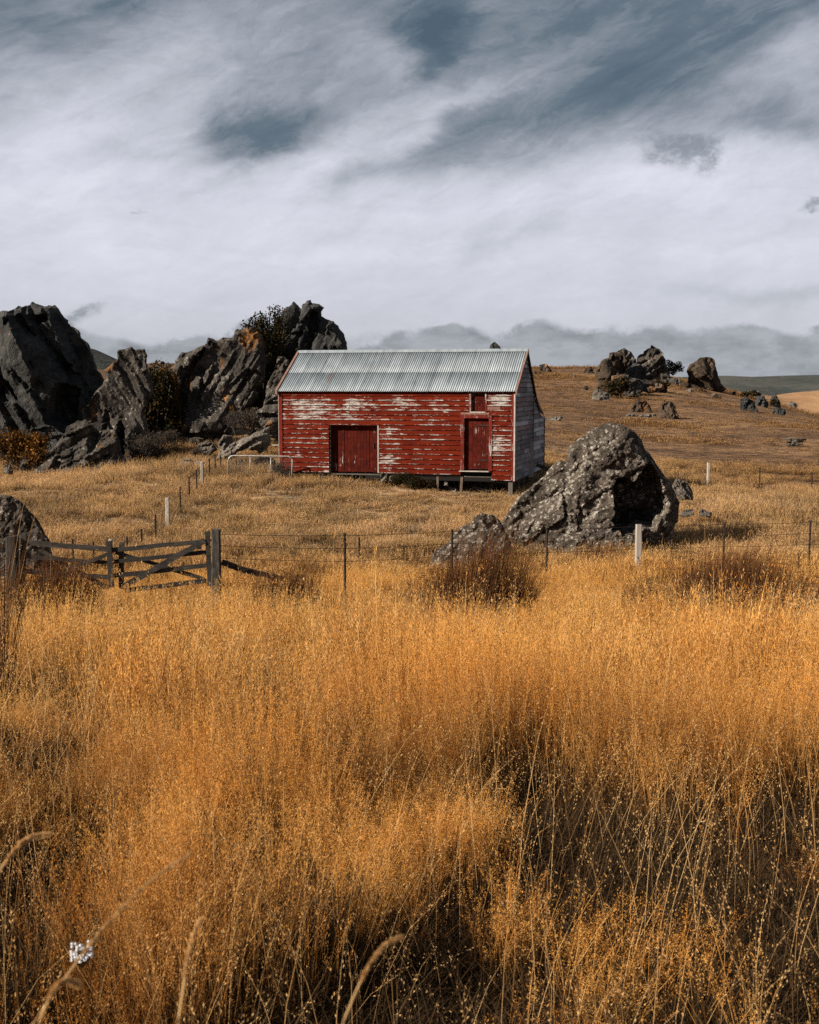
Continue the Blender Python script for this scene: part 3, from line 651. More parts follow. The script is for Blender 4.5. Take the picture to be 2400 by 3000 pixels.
def wood_mat(name, a, b, pink=0, s=(3, 3, 26), lite=(.5,.48,.45)):
    m, nt, out = mat(name); p = opos(nt); rnd = orand(nt)
    off = comb(nt, rnd*37.0, rnd*19.0, rnd*11.0)
    g = noise(nt, vmul(nt, p, s, off), 1.0, 8, .72, .6); f = noise(nt, vmul(nt, p, tuple(3*v for v in s), off), 1.0, 5, .7)
    lo = noise(nt, p, 1.1, 4, .6)
    c = mixc(nt, (g*.6+lo*.4).ss(.38, .62), a, b)
    c = mixc(nt, (f*.5+g*.5).ss(.56, .68)*.65, c, lite)
    c = mixc(nt, rnd.ss(.35, 1.)*(.78 if name == 'bare_grey_board' else .45), c, a)
    if name == 'bare_grey_board': c = mixc(nt, rnd.ss(.30, .05)*.45, c, lite)
    pk = S(nt, node(nt, 'ShaderNodeAttribute', attribute_name='pink', attribute_type='OBJECT').outputs['Fac'])
    c = mixc(nt, pk, c, (.30,.13,.13))
    finish(nt, out, c, .85, g + f*.4, .6, .012, .2); return m
m_greyboard = wood_mat('bare_grey_board', (.10,.098,.105), (.42,.42,.45), lite=(.95,.95,1.0), s=(3, 2.2, 22))
m_oldwood = wood_mat('old_grey_timber', (.07,.06,.05), (.21,.18,.15), s=(14, 14, 3), lite=(.34,.30,.26))
m_gatewood = wood_mat('dark_gate_timber', (.022,.020,.018), (.085,.074,.064), s=(4, 12, 18), lite=(.22,.19,.165))
m_postwood = wood_mat('dark_post_timber', (.022,.020,.018), (.095,.082,.070), s=(16, 16, 3), lite=(.26,.22,.18))
m_palepost = wood_mat('pale_post', (.36,.31,.27), (.58,.52,.46), s=(16, 16, 3), lite=(.75,.68,.60))
m_barge = wood_mat('bleached_barge_board', (.22,.10,.075), (.30,.20,.16), s=(10, 3, 3), lite=(.50,.44,.40))
m_stump = wood_mat('timber_stump', (.10,.07,.05), (.26,.19,.14), s=(14, 14, 3), lite=(.36,.30,.25))
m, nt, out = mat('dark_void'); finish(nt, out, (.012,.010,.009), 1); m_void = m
m, nt, out = mat('rusty_steel'); p = opos(nt); finish(nt, out, mixc(nt, noise(nt, p, 14, 5, .7).ss(.4, .6), (.018,.014,.012), (.055,.028,.018)), .7); m_rod = m
m, nt, out = mat('galvanised_tube'); finish(nt, out, mixc(nt, noise(nt, opos(nt), 9, 4, .6).ss(.4, .6), (.42,.40,.38), (.62,.58,.54)), .5, metal=.3); m_tube = m
m, nt, out = mat('wire'); finish(nt, out, (.035,.026,.022), .6, metal=.3); m_wire = m
m, nt, out = mat('netting_wire'); finish(nt, out, (.24,.20,.17), .6, metal=.2); m_net = m
# iron
m, nt, out = mat('galvanised_corrugated_iron'); p = opos(nt); rnd = orand(nt); x, y, z = sep(nt, p)
a = noise(nt, comb(nt, x*7., y*.5, rnd*9), 1.0, 6, .65); b = noise(nt, comb(nt, x*1.2, y*.8, 0.), 1.0, 5, .6)
c = mixc(nt, (a*.5+b*.5).ss(.36, .64), (.21,.245,.275), (.41,.46,.50)); c = mixc(nt, rnd*.35, c, (.25,.29,.32))
du, dv = (x-1.95)/.13, (z-3.95)/.35
rust = ((0.0-(du*du+dv*dv)).exp()*.30 + noise(nt, comb(nt, x*12, y*3, 0.), 1.0, 6, .7)).ss(.66, .86)*.8
c = mixc(nt, rust, c, (.26,.10,.05))
finish(nt, out, c, .55, a, .1, .01, .4, metal=.15); m_iron = m

def solid(name, verts, faces, mtl, parent, **props):
    o = mesh_obj(name, verts, faces, mtl, parent)
    for k, v in props.items(): o[k] = v
    return o
BOXF = [(0,1,2,3), (7,6,5,4), (0,4,5,1), (1,5,6,2), (2,6,7,3), (3,7,4,0)]
def hexa(name, q, depth, mtl, parent, **props):
    """q: four (x,y,z) corners of the outer face; depth: vector to the inner face"""
    d = Vector(depth); V = [Vector(a) for a in q] + [Vector(a)+d for a in q]
    o = solid(name, V, BOXF, mtl, parent, **props)
    bm = bmesh.new(); bm.from_mesh(o.data); bmesh.ops.recalc_face_normals(bm, faces=bm.faces); bm.to_mesh(o.data); bm.free()
    return o
def box(name, x0, x1, y0, y1, z0, z1, mtl, parent, **props):
    return hexa(name, [(x0,y0,z0), (x1,y0,z0), (x1,y0,z1), (x0,y0,z1)], (0, y1-y0, 0), mtl, parent, **props)

bdx0, bdz1 = wl(333, 537); bdx1, bdz0 = wl(628, 808)
hx0, hz1 = wl(1180, 345); hx1, hz0 = wl(1262, 458)
sdx0, sdz1 = wl(1138, 497); sdx1, sdz0 = wl(1283, 803)
fx0, fz1 = wl(1118, 478); fx1, fz0 = wl(1303, 812)
PITCHB = .1985; rows = 17; ztop = 3.375
def clap(x0, x1, z0, z1, tilt=0, peel=0, lift=0):
    """one lapped weatherboard: proud at its bottom edge"""
    n = max(1, int((x1-x0)/.9)); V = []; Fc = []
    for i in range(n+1):
        x = x0+(x1-x0)*i/n; w_ = random.uniform(-.006, .006); s_ = lift*(i/n)
        pr = -.050+random.uniform(-.004, .004)
        V += [(x, pr, z0+w_+s_), (x, -.010, z1+.02+s_), (x, -.001, z1+.02+s_), (x, -.010, z0+w_+s_)]
    for i in range(n):
        a = i*4; b = a+4
        Fc += [(a, b, b+1, a+1), (a+1, b+1, b+2, a+2), (a+2, b+2, b+3, a+3), (a+3, b+3, b, a)]
    Fc += [(0, 1, 2, 3), (n*4+3, n*4+2, n*4+1, n*4)]
    o = solid('weatherboard', V, Fc, m_red, barn, peel=peel)
    return o
joints_fixed = {1: [1.35], 2: [1.35, 3.05], 3: [3.05, 5.0], 4: [3.05], 5: [1.75, 4.9], 7: [3.55], 12: [5.9]}
for r in range(rows+1):
    z1 = ztop-r*PITCHB; z0 = z1-PITCHB
    segs = [(0.10, LEN-.10)]
    zc = (z0+z1)/2
    def cut(segs, a, b):
        res_ = []
        for s0, s1 in segs:
            if b <= s0 or a >= s1: res_.append((s0, s1)); continue
            if a > s0: res_.append((s0, a))
            if b < s1: res_.append((b, s1))
        return res_
    if zc < bdz1: segs = cut(segs, bdx0, bdx1)
    if hz0-.09 < zc < hz1+.05: segs = cut(segs, hx0-.09, hx1+.09)
    if zc < fz1: segs = cut(segs, fx0, fx1)
    if r == rows: segs = [(fx1-.03, LEN-.10)]
    js = joints_fixed.get(r, []) + [random.uniform(2, 8) for _ in range(random.choice((0, 1, 1)))]
    for j in js: 
        if not any(abs(j-e) < .35 for s_ in segs for e in s_): segs = [q for s0, s1 in segs for q in (((s0, j-.004), (j+.004, s1)) if s0 < j < s1 else ((s0, s1),))]
    for s0, s1 in segs:
        if s1-s0 < .05: continue
        pl = random.choice((-.03, 0, 0, .01, .03))
        if r in (0,): pl = -.06
        if r in (3, 5) and s0 < 3: pl += .03
        clap(s0, s1, z0, z1, peel=pl)
# short bleached boards
box('patch_board', hx1+.10, hx1+.62, -.050, -.037, 2.62, 2.75, m_barge, barn)
# openings
def vboards(name, x0, x1, z0, z1, n, y, mtl, peel=0):
    w_ = (x1-x0)/n
    for i in range(n):
        yy = y+random.uniform(-.004, .004)
        box(name, x0+i*w_+.004, x0+(i+1)*w_-.004, yy, yy+.022, z0+random.uniform(0, .02), z1, mtl, barn, peel=peel+random.uniform(-.03, .03))
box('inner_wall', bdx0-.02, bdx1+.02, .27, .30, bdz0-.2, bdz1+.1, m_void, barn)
vboards('door_board', bdx0+.05, bdx1-.02, bdz0-.1, bdz1-.02, 15, .20, m_redv)
box('door_jamb', bdx0-.001, bdx0+.06, .002, .24, bdz0-.1, bdz1, m_postwood, barn)
box('door_jamb', bdx1-.035, bdx1+.02, -.045, .24, bdz0-.1, bdz1-.01, m_palepost, barn)
box('door_head', bdx0-.02, bdx1+.03, -.040, .24, bdz1-.001, bdz1+.05, m_frame, barn)
# small door
vboards('small_door_board', sdx0, sdx1, sdz0, sdz1, 6, .07, m_redv, .03)
box('door_jamb', fx0, sdx0, -.062, .09, fz0, sdz1, m_frame, barn, peel=.03)
box('door_jamb', sdx1, fx1, -.062, .09, fz0, sdz1, m_frame, barn, peel=0)
box('door_head', fx0-.03, fx1, -.065, .09, sdz1+.002, fz1+.02, m_frame, barn, peel=0)
box('drip_board', fx0, fx1-.12, -.075, -.012, fz1+.022, fz1+.10, m_barge, barn)
box('door_sill', fx0-.05, sdx1+.02, -.15, .05, fz0-.035, fz0-.002, m_palepost, barn)
lt = box('door_latch', sdx0+.05, sdx0+.16, .05, .068, sdz0+1.02, sdz0+1.06, m_rod, barn)
for zz in (.35, 1.75):
    box('door_latch', sdx1-.46, sdx1-.01, .052, .068, sdz0+zz, sdz0+zz+.045, m_rod, barn)
for xx in (bdx0+.5, bdx1-.55):
    box('door_board', xx, xx+.10, .186, .196, bdz0+.05, bdz1-.1, m_redv, barn, peel=.02)
box('door_handle', bdx1-.28, bdx1-.25, .15, .195, bdz0+.9, bdz0+1.12, m_rod, barn)
# hatch
vboards('hatch_board', hx0, hx1, hz0, hz1, 5, .05, m_redv, .06)
box('hatch_jamb', hx0-.085, hx0, -.055, .08, hz0-.05, hz1, m_frame, barn, peel=.05)
box('hatch_jamb', hx1, hx1+.07, -.055, .08, hz0-.05, hz1, m_frame, barn, peel=.02)
box('hatch_sill', hx0-.02, hx1+.02, -.09, .06, hz0-.052, hz0-.004, m_palepost, barn)
# corners, eave board, inner lining
box('corner_board', -.05, .10, -.062, .02, -.05, EAVE-.03, m_frame, barn, peel=-.10)
box('corner_board', -.075, -.052, -.05, .1, -.02, EAVE-.1, m_palepost, barn)
box('corner_board', LEN-.10, LEN-.005, -.060, .02, -.22, EAVE-.05, m_frame, barn, peel=0.0)
box('eave_board', -.06, LEN+.05, -.10, -.045, EAVE-.11, EAVE-.02, m_redv, barn)
box('pipe_stub', -.42, -.06, .02, .05, 1.08, 1.11, m_tube, barn)
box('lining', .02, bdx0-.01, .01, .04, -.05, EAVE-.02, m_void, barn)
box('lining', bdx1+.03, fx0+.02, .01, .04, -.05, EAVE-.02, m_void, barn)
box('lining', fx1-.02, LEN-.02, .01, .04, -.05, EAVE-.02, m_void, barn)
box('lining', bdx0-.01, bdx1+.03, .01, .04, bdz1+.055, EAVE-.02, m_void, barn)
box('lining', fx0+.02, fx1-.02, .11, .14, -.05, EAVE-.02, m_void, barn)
box('floor', .02, LEN-.03, .05, MAIN-.05, -.10, -.055, m_oldwood, barn)
box('floor_bearer', bdx1-.6, LEN-.02, .06, .20, -.26, -.105, m_void, barn)
box('wall', .0, LEN, MAIN-.03, MAIN, -.1, 3.3, m_greyboard, barn)
# roof line of the gable: z for a given y
def roofz(y):
    if y <= RIDY: return EAVE + (RIDZ-EAVE)*y/RIDY
    if y <= MAIN+.4: return RIDZ + (2.98-RIDZ)*(y-RIDY)/(MAIN+.4-RIDY)
    t_ = (y-(MAIN+.4))/(LEAN-(MAIN+.4)); return 2.98+(2.16-2.98)*(1-(1-t_)**1.7)
def ylims(z, ya, yb):
    ys = np.linspace(ya, yb, 400); ok = [y for y in ys if roofz(y)-.03 >= z]
    return (ok[0], ok[-1]) if ok else None
for (ya, yb) in ((.0, MAIN-.09), (MAIN+.04, LEAN)):
    z = -.22; first = True
    while z < RIDZ:
        zt = z+.197
        lo_, hi_ = ylims(z, ya, yb), ylims(zt, ya, yb)
        if lo_ is None: break
        if hi_ is None: m_ = (lo_[0]+lo_[1])/2; hi_ = (m_-.02, m_+.02)
        span = lo_[1]-lo_[0]
        n = 1 if span < .9 else random.choice((2, 3, 4)) if ya == 0 else random.choice((1, 2, 3))
        cuts = [0]+sorted(random.uniform(.12, .88) for _ in range(n-1))+[1]
        for a, b in zip(cuts[:-1], cuts[1:]):
            if b-a < .04: continue
            q = [lo_[0]+span*a+.004, lo_[0]+span*b-.004, None, None]
            lerp = lambda e, t_: e[0]+(e[1]-e[0])*t_
            # joints stay vertical, only the outer ends follow the rafters
            q[2] = lerp(hi_, 1) if b == 1 else min(max(q[1], hi_[0]+.01), hi_[1])
            q[3] = lerp(hi_, 0) if a == 0 else min(max(q[0], hi_[0]), hi_[1]-.01)
            if q[2]-q[3] < .02: q[2] = q[3]+.02
            pr = random.uniform(0, .008)
            pk = .75 if (ya == 0 and ((1.6 < z < 2.1 and 1.5 < (q[0]+q[1])/2 < 3.6 and random.random() < .55))) else random.choice((0, 0, 0, .12, .25))
            o = hexa('side_board', [(LEN+.030+pr, q[0], z+random.uniform(-.005, .005)), (LEN+.030+pr, q[1], z+random.uniform(-.005, .005)), (LEN+.006+pr*.3, q[2], zt-.024), (LEN+.006+pr*.3, q[3], zt-.024)], (-.018, 0, 0), m_greyboard, barn, pink=pk)
        z = zt
def gable_panel(x0, x1, ya, yb, name='lining'):
    ys = [ya]+[y for y in (RIDY, MAIN+.4) if ya < y < yb]+[yb]
    if ya > 3: ys = list(np.linspace(ya, yb, 8))
    top = [(y, roofz(y)-.05) for y in ys]
    poly = [(ya, -.2)]+top+[(yb, -.2)]
    n = len(poly); V = [(x0, a, b) for a, b in poly]+[(x1, a, b) for a, b in poly]
    Fc = [tuple(range(n))[::-1], tuple(range(n, 2*n))]+[(i, (i+1) % n, (i+1) % n+n, i+n) for i in range(n)]
    return solid(name, V, Fc, m_void if x0 > 1 else m_greyboard, barn)
gable_panel(LEN-.04, LEN-.012, .045, MAIN-.04); gable_panel(LEN-.04, LEN-.012, MAIN+.04, LEAN-.03)
gable_panel(-.03, 0, .03, LEAN-.03, 'wall')
box('wall', 0, LEN-.02, LEAN-.03, LEAN, -.1, 2.05, m_greyboard, barn)
box('corner_post', LEN-.02, LEN+.05, MAIN-.08, MAIN+.03, -.3, 3.25, m_oldwood, barn)
box('corner_board', LEN-.004, LEN+.055, -.06, .0, -.22, EAVE-.03, m_palepost, barn)
box('corner_board', LEN-.02, LEN+.05, LEAN+.002, LEAN+.07, -.2, 2.2, m_postwood, barn)
# corrugated iron
def iron(x0, x1, A, Bp, lift=0, ncor=None):
    """sheet between eave-side A(y,z) and upper Bp(y,z); corrugations run up the slope"""
    A, Bp = np.array(A, float), np.array(Bp, float); dv = Bp-A; L = np.hypot(*dv); nrm = np.array([-dv[1], dv[0]])/L
    if nrm[1] < 0: nrm = -nrm
    ncor = ncor or int(round((x1-x0)/.092)); nx = ncor*8; V = []; Fc = []
    sag = random.uniform(-.006, .006)
    for i in range(nx+1):
        x = x0+(x1-x0)*i/nx; h = .015*math.cos(2*math.pi*i/8)+lift
        for q, t_ in ((A, 0), ((A+Bp)/2, .5), (Bp, 1)):
            hh = h+sag*(1-abs(2*t_-1))
            V.append((x, q[0]+nrm[0]*hh, q[1]+nrm[1]*hh))
    for i in range(nx):
        for k in range(2):
            a = i*3+k; Fc.append((a, a+3, a+4, a+1))
    o = mesh_obj('roof_sheet', V, Fc, m_iron, barn, smooth=True)
    md = o.modifiers.new('thick', 'SOLIDIFY'); md.thickness = .002
    return o
OV = .14
fa = (-.16, roofz(0)-.16*(RIDZ-EAVE)/RIDY+.05); fb = (RIDY, RIDZ+.05); ba = (MAIN+.42, 2.98+.05)
ns = 14; sw = (LEN+2*OV-.1)/ns
midf = (fa[0]+(fb[0]-fa[0])*.47, fa[1]+(fb[1]-fa[1])*.47)
mid2 = (fa[0]+(fb[0]-fa[0])*.45, fa[1]+(fb[1]-fa[1])*.45)
for i in range(ns):
    xa = -OV+.05+i*sw
    iron(xa, xa+sw+.02, fa, midf, .004*(i % 2)); iron(xa, xa+sw+.02, mid2, fb, .006+.004*(i % 2))
    iron(xa, xa+sw+.02, ba, fb, .004*(i % 2))
LP = [(y, roofz(y)+.05) for y in np.linspace(MAIN+.4, LEAN+.12, 4)]
for i in range(4):
    xa = -OV+.05+i*(LEN+2*OV-.1)/4
    for a, b in zip(LP[:-1], LP[1:]): iron(xa, xa+(LEN+2*OV-.1)/4, b, a, -.004)
def strip(name, pts, x0, x1, th, mtl, parent=barn):
    """band following a (y,z) line, th tall"""
    n = len(pts); V = []
    for x in (x0, x1):
        for (y, z) in pts: V += [(x, y, z), (x, y, z-th)]
    m2 = 2*n; Fc = []
    for i in range(n-1):
        a = 2*i
        Fc += [(a, a+1, a+3, a+2), (a+m2+2, a+m2+3, a+m2+1, a+m2), (a, a+2, a+2+m2, a+m2), (a+1, a+1+m2, a+3+m2, a+3)]
    Fc += [(0, m2, m2+1, 1), (m2-2, m2-1, 2*m2-1, 2*m2-2)]
    return solid(name, V, Fc, mtl, parent)
fr = [(fa[0]-.02, fa[1]+.045), (RIDY, RIDZ+.105)]
bk = [(RIDY+.004, RIDZ+.100), (MAIN+.42, 3.055)]
strip('barge_board', fr, LEN+OV-.06, LEN+OV+.0, .16, m_barge); strip('barge_board', bk, LEN+OV-.06, LEN+OV-.03, .15, m_postwood)
strip('barge_board', [(y, z+.03) for y, z in LP], LEN+OV-.05, LEN+OV-.02, .12, m_barge)
strip('barge_board', fr, -OV-.02, -OV+.07, .16, m_barge); strip('barge_board', bk, -OV-.02, -OV+.04, .15, m_postwood)
# ridge cap
V = []; 
for x in (-OV+.02, LEN+OV-.02): V += [(x, RIDY-.17, RIDZ-.02), (x, RIDY-.03, RIDZ+.105), (x, RIDY+.03, RIDZ+.105), (x, RIDY+.17, RIDZ-.05)]
rc = solid('ridge_cap', V, [(0,4,5,1), (1,5,6,2), (2,6,7,3)], m_iron, barn); rc.modifiers.new('t', 'SOLIDIFY').thickness = .004
# stumps
def stump(zx, y, w_, mtl=m_stump, lean=0):
    x, _ = wl(zx, 830); p = B0+ux*x+uy*y; gz = g1(p.x, p.y)-FLOOR-.15
    hexa('stump', [(x-w_/2+lean, y, gz), (x+w_/2+lean, y, gz), (x+w_/2, y, -.1-.16*(mtl is not m_stump)), (x-w_/2, y, -.1-.16*(mtl is not m_stump))], (0, w_, 0), mtl, barn)
for zx, y, w_, l in ((977, .05, .09, 0), (1122, .03, .10, -.05), (1085, .9, .10, 0), (1385, .5, .10, 0), (1250, 1.6, .12, 0), (900, 1.2, .12, 0), (1395, 2.4, .14, 0), (1330, 3.2, .14, 0), (1150, 2.6, .12, 0)): stump(zx, y, w_, lean=l)
stump(1412, .02, .17, m_oldwood)
for y in (1.6, 3.0, 4.4): 
    p = B0+ux*(LEN-.15)+uy*y; gz = g1(p.x, p.y)-FLOOR-.15
    box('stump', LEN-.22, LEN-.08, y, y+.14, gz, -.2, m_stump, barn)
box('floor_bearer', LEN-.25, LEN-.05, .1, MAIN-.1, -.30, -.2, m_oldwood, barn)
def regroup(part, names, test=lambda o: True):
    for o in list(barn.children):
        if o is not part and o.name.split('.')[0] in names and test(o): o.parent = part
front = [o for o in barn.children if o.name.split('.')[0] == 'lining' and max(v.co.y for v in o.data.vertices) < .2]
V, Fc = [], []
for o in front:
    k = len(V); V += [v.co.copy() for v in o.data.vertices]; Fc += [tuple(i+k for i in f.vertices) for f in o.data.polygons]; bpy.data.objects.remove(o)
fw = solid('front_wall', V, Fc, m_void, barn)
cx_ = lambda o: sum(v.co.x for v in o.data.vertices)/len(o.data.vertices)
cy_ = lambda o: sum(v.co.y for v in o.data.vertices)/len(o.data.vertices)
regroup(fw, ('weatherboard', 'eave_board', 'patch_board')); regroup(fw, ('corner_board',), lambda o: cy_(o) < .5)
bd = box('door', bdx0-.01, bdx1+.01, .226, .24, bdz0-.1, bdz1, m_void, barn)
regroup(bd, ('door_board', 'door_handle')); regroup(bd, ('door_jamb', 'door_head'), lambda o: cx_(o) < bdx1+.1)
sd = box('door', sdx0, sdx1, .096, .105, sdz0, sdz1, m_void, barn)
regroup(sd, ('small_door_board', 'door_latch', 'door_sill', 'drip_board', 'door_jamb', 'door_head'))
for o in sd.children:
    if o.name.startswith('small_door_board'): o.name = 'door_board'
    if o.name.startswith('door_latch') and len(o.name) > 10: o.name = 'hinge'
ht = box('hatch', hx0, hx1, .080, .09, hz0, hz1, m_void, barn)
regroup(ht, ('hatch_board', 'hatch_jamb', 'hatch_sill'))
gl = sorted([o for o in barn.children if o.name.split('.')[0] == 'lining'], key=cy_)
gl[0].name = 'gable_wall'; gl[1].name = 'lean_to_wall'
regroup(gl[0], ('side_board',), lambda o: cy_(o) < MAIN); regroup(gl[1], ('side_board',)); regroup(gl[0], ('corner_post',)); regroup(gl[1], ('corner_board',))
V = []
for x in (-.05, LEN+.05):
    for y, z in ((.0, roofz(0)), (RIDY, RIDZ), (MAIN+.3, roofz(MAIN+.3))): V += [(x, y, z-.03), (x, y, z-.06)]
rf = solid('roof', V, [(0,6,8,2), (2,8,10,4), (1,3,9,7), (3,5,11,9), (0,1,7,6), (4,10,11,5), (0,2,3,1), (2,4,5,3), (6,7,9,8), (8,9,11,10)], m_void, barn)
regroup(rf, ('roof_sheet', 'barge_board', 'ridge_cap'))
# loose timbers
pl = at(1555, 1340, 50.4)
def lone_plank(name, label, A, Bp, w_, t_, mtl, cat='plank'):
    A, Bp = Vector(A), Vector(Bp); d = (Bp-A).normalized(); s_ = d.cross(Vector((0, 1, 0))); s_.normalize(); n = d.cross(s_)
    V = [A-s_*w_/2-n*t_/2, A+s_*w_/2-n*t_/2, Bp+s_*w_/2-n*t_/2, Bp-s_*w_/2-n*t_/2]
    V += [v+n*t_ for v in V]; o0 = (A+Bp)/2; o0.z = min(A.z, Bp.z)
    o = mesh_obj(name, [v-o0 for v in V], BOXF, mtl); o.location = o0
    bm = bmesh.new(); bm.from_mesh(o.data); bmesh.ops.recalc_face_normals(bm, faces=bm.faces); bm.to_mesh(o.data); bm.free()
    return tag(o, label=label, cat=cat)
q = B0+ux*(LEN+.07)+uy*3.9
lone_plank('plank', 'pale short plank standing against the grey gable wall', Vector((q.x, q.y, g1(q.x, q.y)+.35)), Vector((q.x, q.y, FLOOR+1.2)), .20, .04, m_palepost)
a1 = B0+ux*(LEN+.2)+uy*4.6; a2 = B0+ux*(LEN+1.7)+uy*3.9
lone_plank('ramp_board', 'grey board sloping down right from the barn back corner', Vector((a1.x, a1.y, FLOOR+.15)), Vector((a2.x, a2.y, FLOOR-.35)), .16, .05, m_oldwood)
for k, (zx0, zx1, yy, lb) in enumerate(((1160, 1300, .9, 'long dark timber lying under the barn floor'), (1010, 1080, .6, 'short broken board lying under the barn floor'))):
    xa, _ = wl(zx0, 850); xb, _ = wl(zx1, 850); A = B0+ux*xa+uy*yy; Bq = B0+ux*xb+uy*(yy-.3)
    lone_plank('timber', lb, Vector((A.x, A.y, g1(A.x, A.y)+.14)), Vector((Bq.x, Bq.y, g1(Bq.x, Bq.y)+.05)), .12, .08, m_oldwood, 'timber')
zb = lambda x, y: (800+x/2.0294, 980+y/2.0294)
rock('foundation_stone', 'pale grey stone under the barn wall right of the big door', [(635,865),(640,825),(665,812),(690,825),(690,862),(660,872)], 49.1, .25, m_paler, .04, 60, tf=zb, sink=.1)
rock('foundation_stone', 'smaller white stone beside the dark bush under the barn', [(690,862),(695,845),(715,838),(735,850),(732,868)], 48.95, .2, m_paler, .04, 60, tf=zb, sink=.1)
rock('foundation_block', 'square grey stone block under the left end of the barn', [(60,850),(60,815),(110,812),(112,852)], 50.15, .2, m_paler, .05, 60, tf=zb, sink=.1)
rock('rock', 'small round stone in shadow below the barn floor', [(1015,880),(1018,868),(1035,862),(1045,880)], 48.6, .15, m_paler, .03, 60, tf=zb, sink=.1)

# ------------------------------------------------------------ gates and fences
def tube_mesh(paths, r, n=6, name='tube', mtl=None, parent=None):
    V, Fc = [], []
    for path in paths:
        P = [Vector(p) for p in path]; b0 = len(V)
        for i, p in enumerate(P):
            d = (P[min(i+1, len(P)-1)]-P[max(i-1, 0)]).normalized()
            a = d.cross(Vector((0, 0, 1))) if abs(d.z) < .9 else d.cross(Vector((0, 1, 0))); a.normalize(); b = d.cross(a)
            for k in range(n):
                t_ = 2*math.pi*k/n; V.append(p+a*r*math.cos(t_)+b*r*math.sin(t_))
        for i in range(len(P)-1):
            for k in range(n):
                a_, b_ = b0+i*n+k, b0+i*n+(k+1) % n; Fc.append((a_, b_, b_+n, a_+n))
        Fc.append(tuple(range(b0, b0+n))[::-1]); Fc.append(tuple(range(b0+(len(P)-1)*n, b0+len(P)*n)))
    return mesh_obj(name, V, Fc, mtl, parent, smooth=n > 5)
def post(parent, base, h, w_, mtl, name='post', lean=(0, 0), sink=.3, taper=.97):
    """squared post with a worn top"""
    b = Vector(base)-parent.location; bm = bmesh.new()
    bmesh.ops.create_cube(bm, size=1)
    bmesh.ops.subdivide_edges(bm, edges=[e for e in bm.edges if abs(e.verts[0].co.z-e.verts[1].co.z) > .5], cuts=3)
    for v in bm.verts:
        t_ = v.co.z+.5; s_ = w_*(1+(taper-1)*t_)
        v.co = Vector((v.co.x*s_+lean[0]*t_, v.co.y*s_+lean[1]*t_, -sink+t_*(h+sink)+(random.uniform(-.02, .015) if t_ > .9 else 0))) + Vector((random.uniform(-.06, .06)*w_, random.uniform(-.06, .06)*w_, 0))
    bmesh.ops.bevel(bm, geom=[e for e in bm.edges if abs(e.verts[0].co.z-e.verts[1].co.z) > .1], offset=w_*.12, segments=1, affect='EDGES')
    me = bpy.data.meshes.new(name); bm.to_mesh(me); bm.free(); me.materials.append(mtl)
    o = bpy.data.objects.new(name, me); COL.objects.link(o); o.parent = parent; o.location = b
    return o
def rod(parent, base, h, name='steel_post', lean=(0, 0)):
    b = Vector(base)-parent.location; w_ = .028; V = []
    prof = [(-w_, 0), (-.006, -.006), (0, -w_*1.1), (.006, -.006), (w_, 0), (0, .008)]
    for t_ in (0, 1):
        for (x, y) in prof: V.append((x+lean[0]*t_, y+lean[1]*t_, -.2+t_*(h+.2)))
    Fc = [(i, (i+1) % 6, (i+1) % 6+6, i+6) for i in range(6)]+[(5,4,3,2,1,0), (6,7,8,9,10,11)]
    o = mesh_obj(name, V, Fc, m_rod, parent); o.location = b; return o
def wire(parent, P, r=.0055, sag=.02, barb=True, mtl=None):
    """strand from post to post, slightly slack, with barbs"""
    P = [Vector(p)-parent.location for p in P]; path = []
    for a, b in zip(P[:-1], P[1:]):
        n = max(3, int((b-a).length/.8))
        for i in range(n):
            t_ = i/n; path.append(a.lerp(b, t_)-Vector((0, 0, sag*4*t_*(1-t_))))
    path.append(P[-1]); paths = [path]
    o = tube_mesh(paths, r, 4, 'wire', mtl or m_wire, parent)
    if barb:
        bm = bmesh.new(); bm.from_mesh(o.data)
        for a, b in zip(path[:-1], path[1:]):
            L = (b-a).length; k = int(L/.16)
            for i in range(k):
                c = a.lerp(b, (i+.5)/k); d = Vector((random.uniform(-.5, .5), random.uniform(-.3, .3), random.uniform(.6, 1))).normalized()*.016
                e = Vector((.003, 0, 0)); vs_ = [bm.verts.new(c-d-e), bm.verts.new(c-d+e), bm.verts.new(c+d+e), bm.verts.new(c+d-e)]; bm.faces.new(vs_)
        bm.to_mesh(o.data); bm.free()
    return o
def bar(parent, A, Bp, w_, t_, mtl, name='rail', jit=.01, **kw):
    """sawn bar from A to B, w_ tall, t_ thick, not quite straight"""
    A, Bp = Vector(A)-parent.location, Vector(Bp)-parent.location; d = Bp-A; n = 6; dn = d.normalized(); f = Vector((0, 1, 0)); f = (f-dn*f.dot(dn)).normalized(); u_ = dn.cross(f)
    V, Fc = [], []
    for i in range(n+1):
        p = A+d*i/n+u_*random.uniform(-jit, jit)*(0 < i < n); ww = w_*random.uniform(.92, 1.06)/2
        V += [p-u_*ww-f*t_/2, p+u_*ww-f*t_/2, p+u_*ww+f*t_/2, p-u_*ww+f*t_/2]
    for i in range(n):
        for k in range(4): a_ = i*4+k; b_ = i*4+(k+1) % 4; Fc.append((a_, b_, b_+4, a_+4))
    Fc += [(3,2,1,0), tuple(n*4+k for k in range(4))]
    o = mesh_obj(name, V, Fc, mtl, parent)
    bm = bmesh.new(); bm.from_mesh(o.data); bmesh.ops.recalc_face_normals(bm, faces=bm.faces); bm.to_mesh(o.data); bm.free()
    for k, v in kw.items(): o[k] = v
    return o
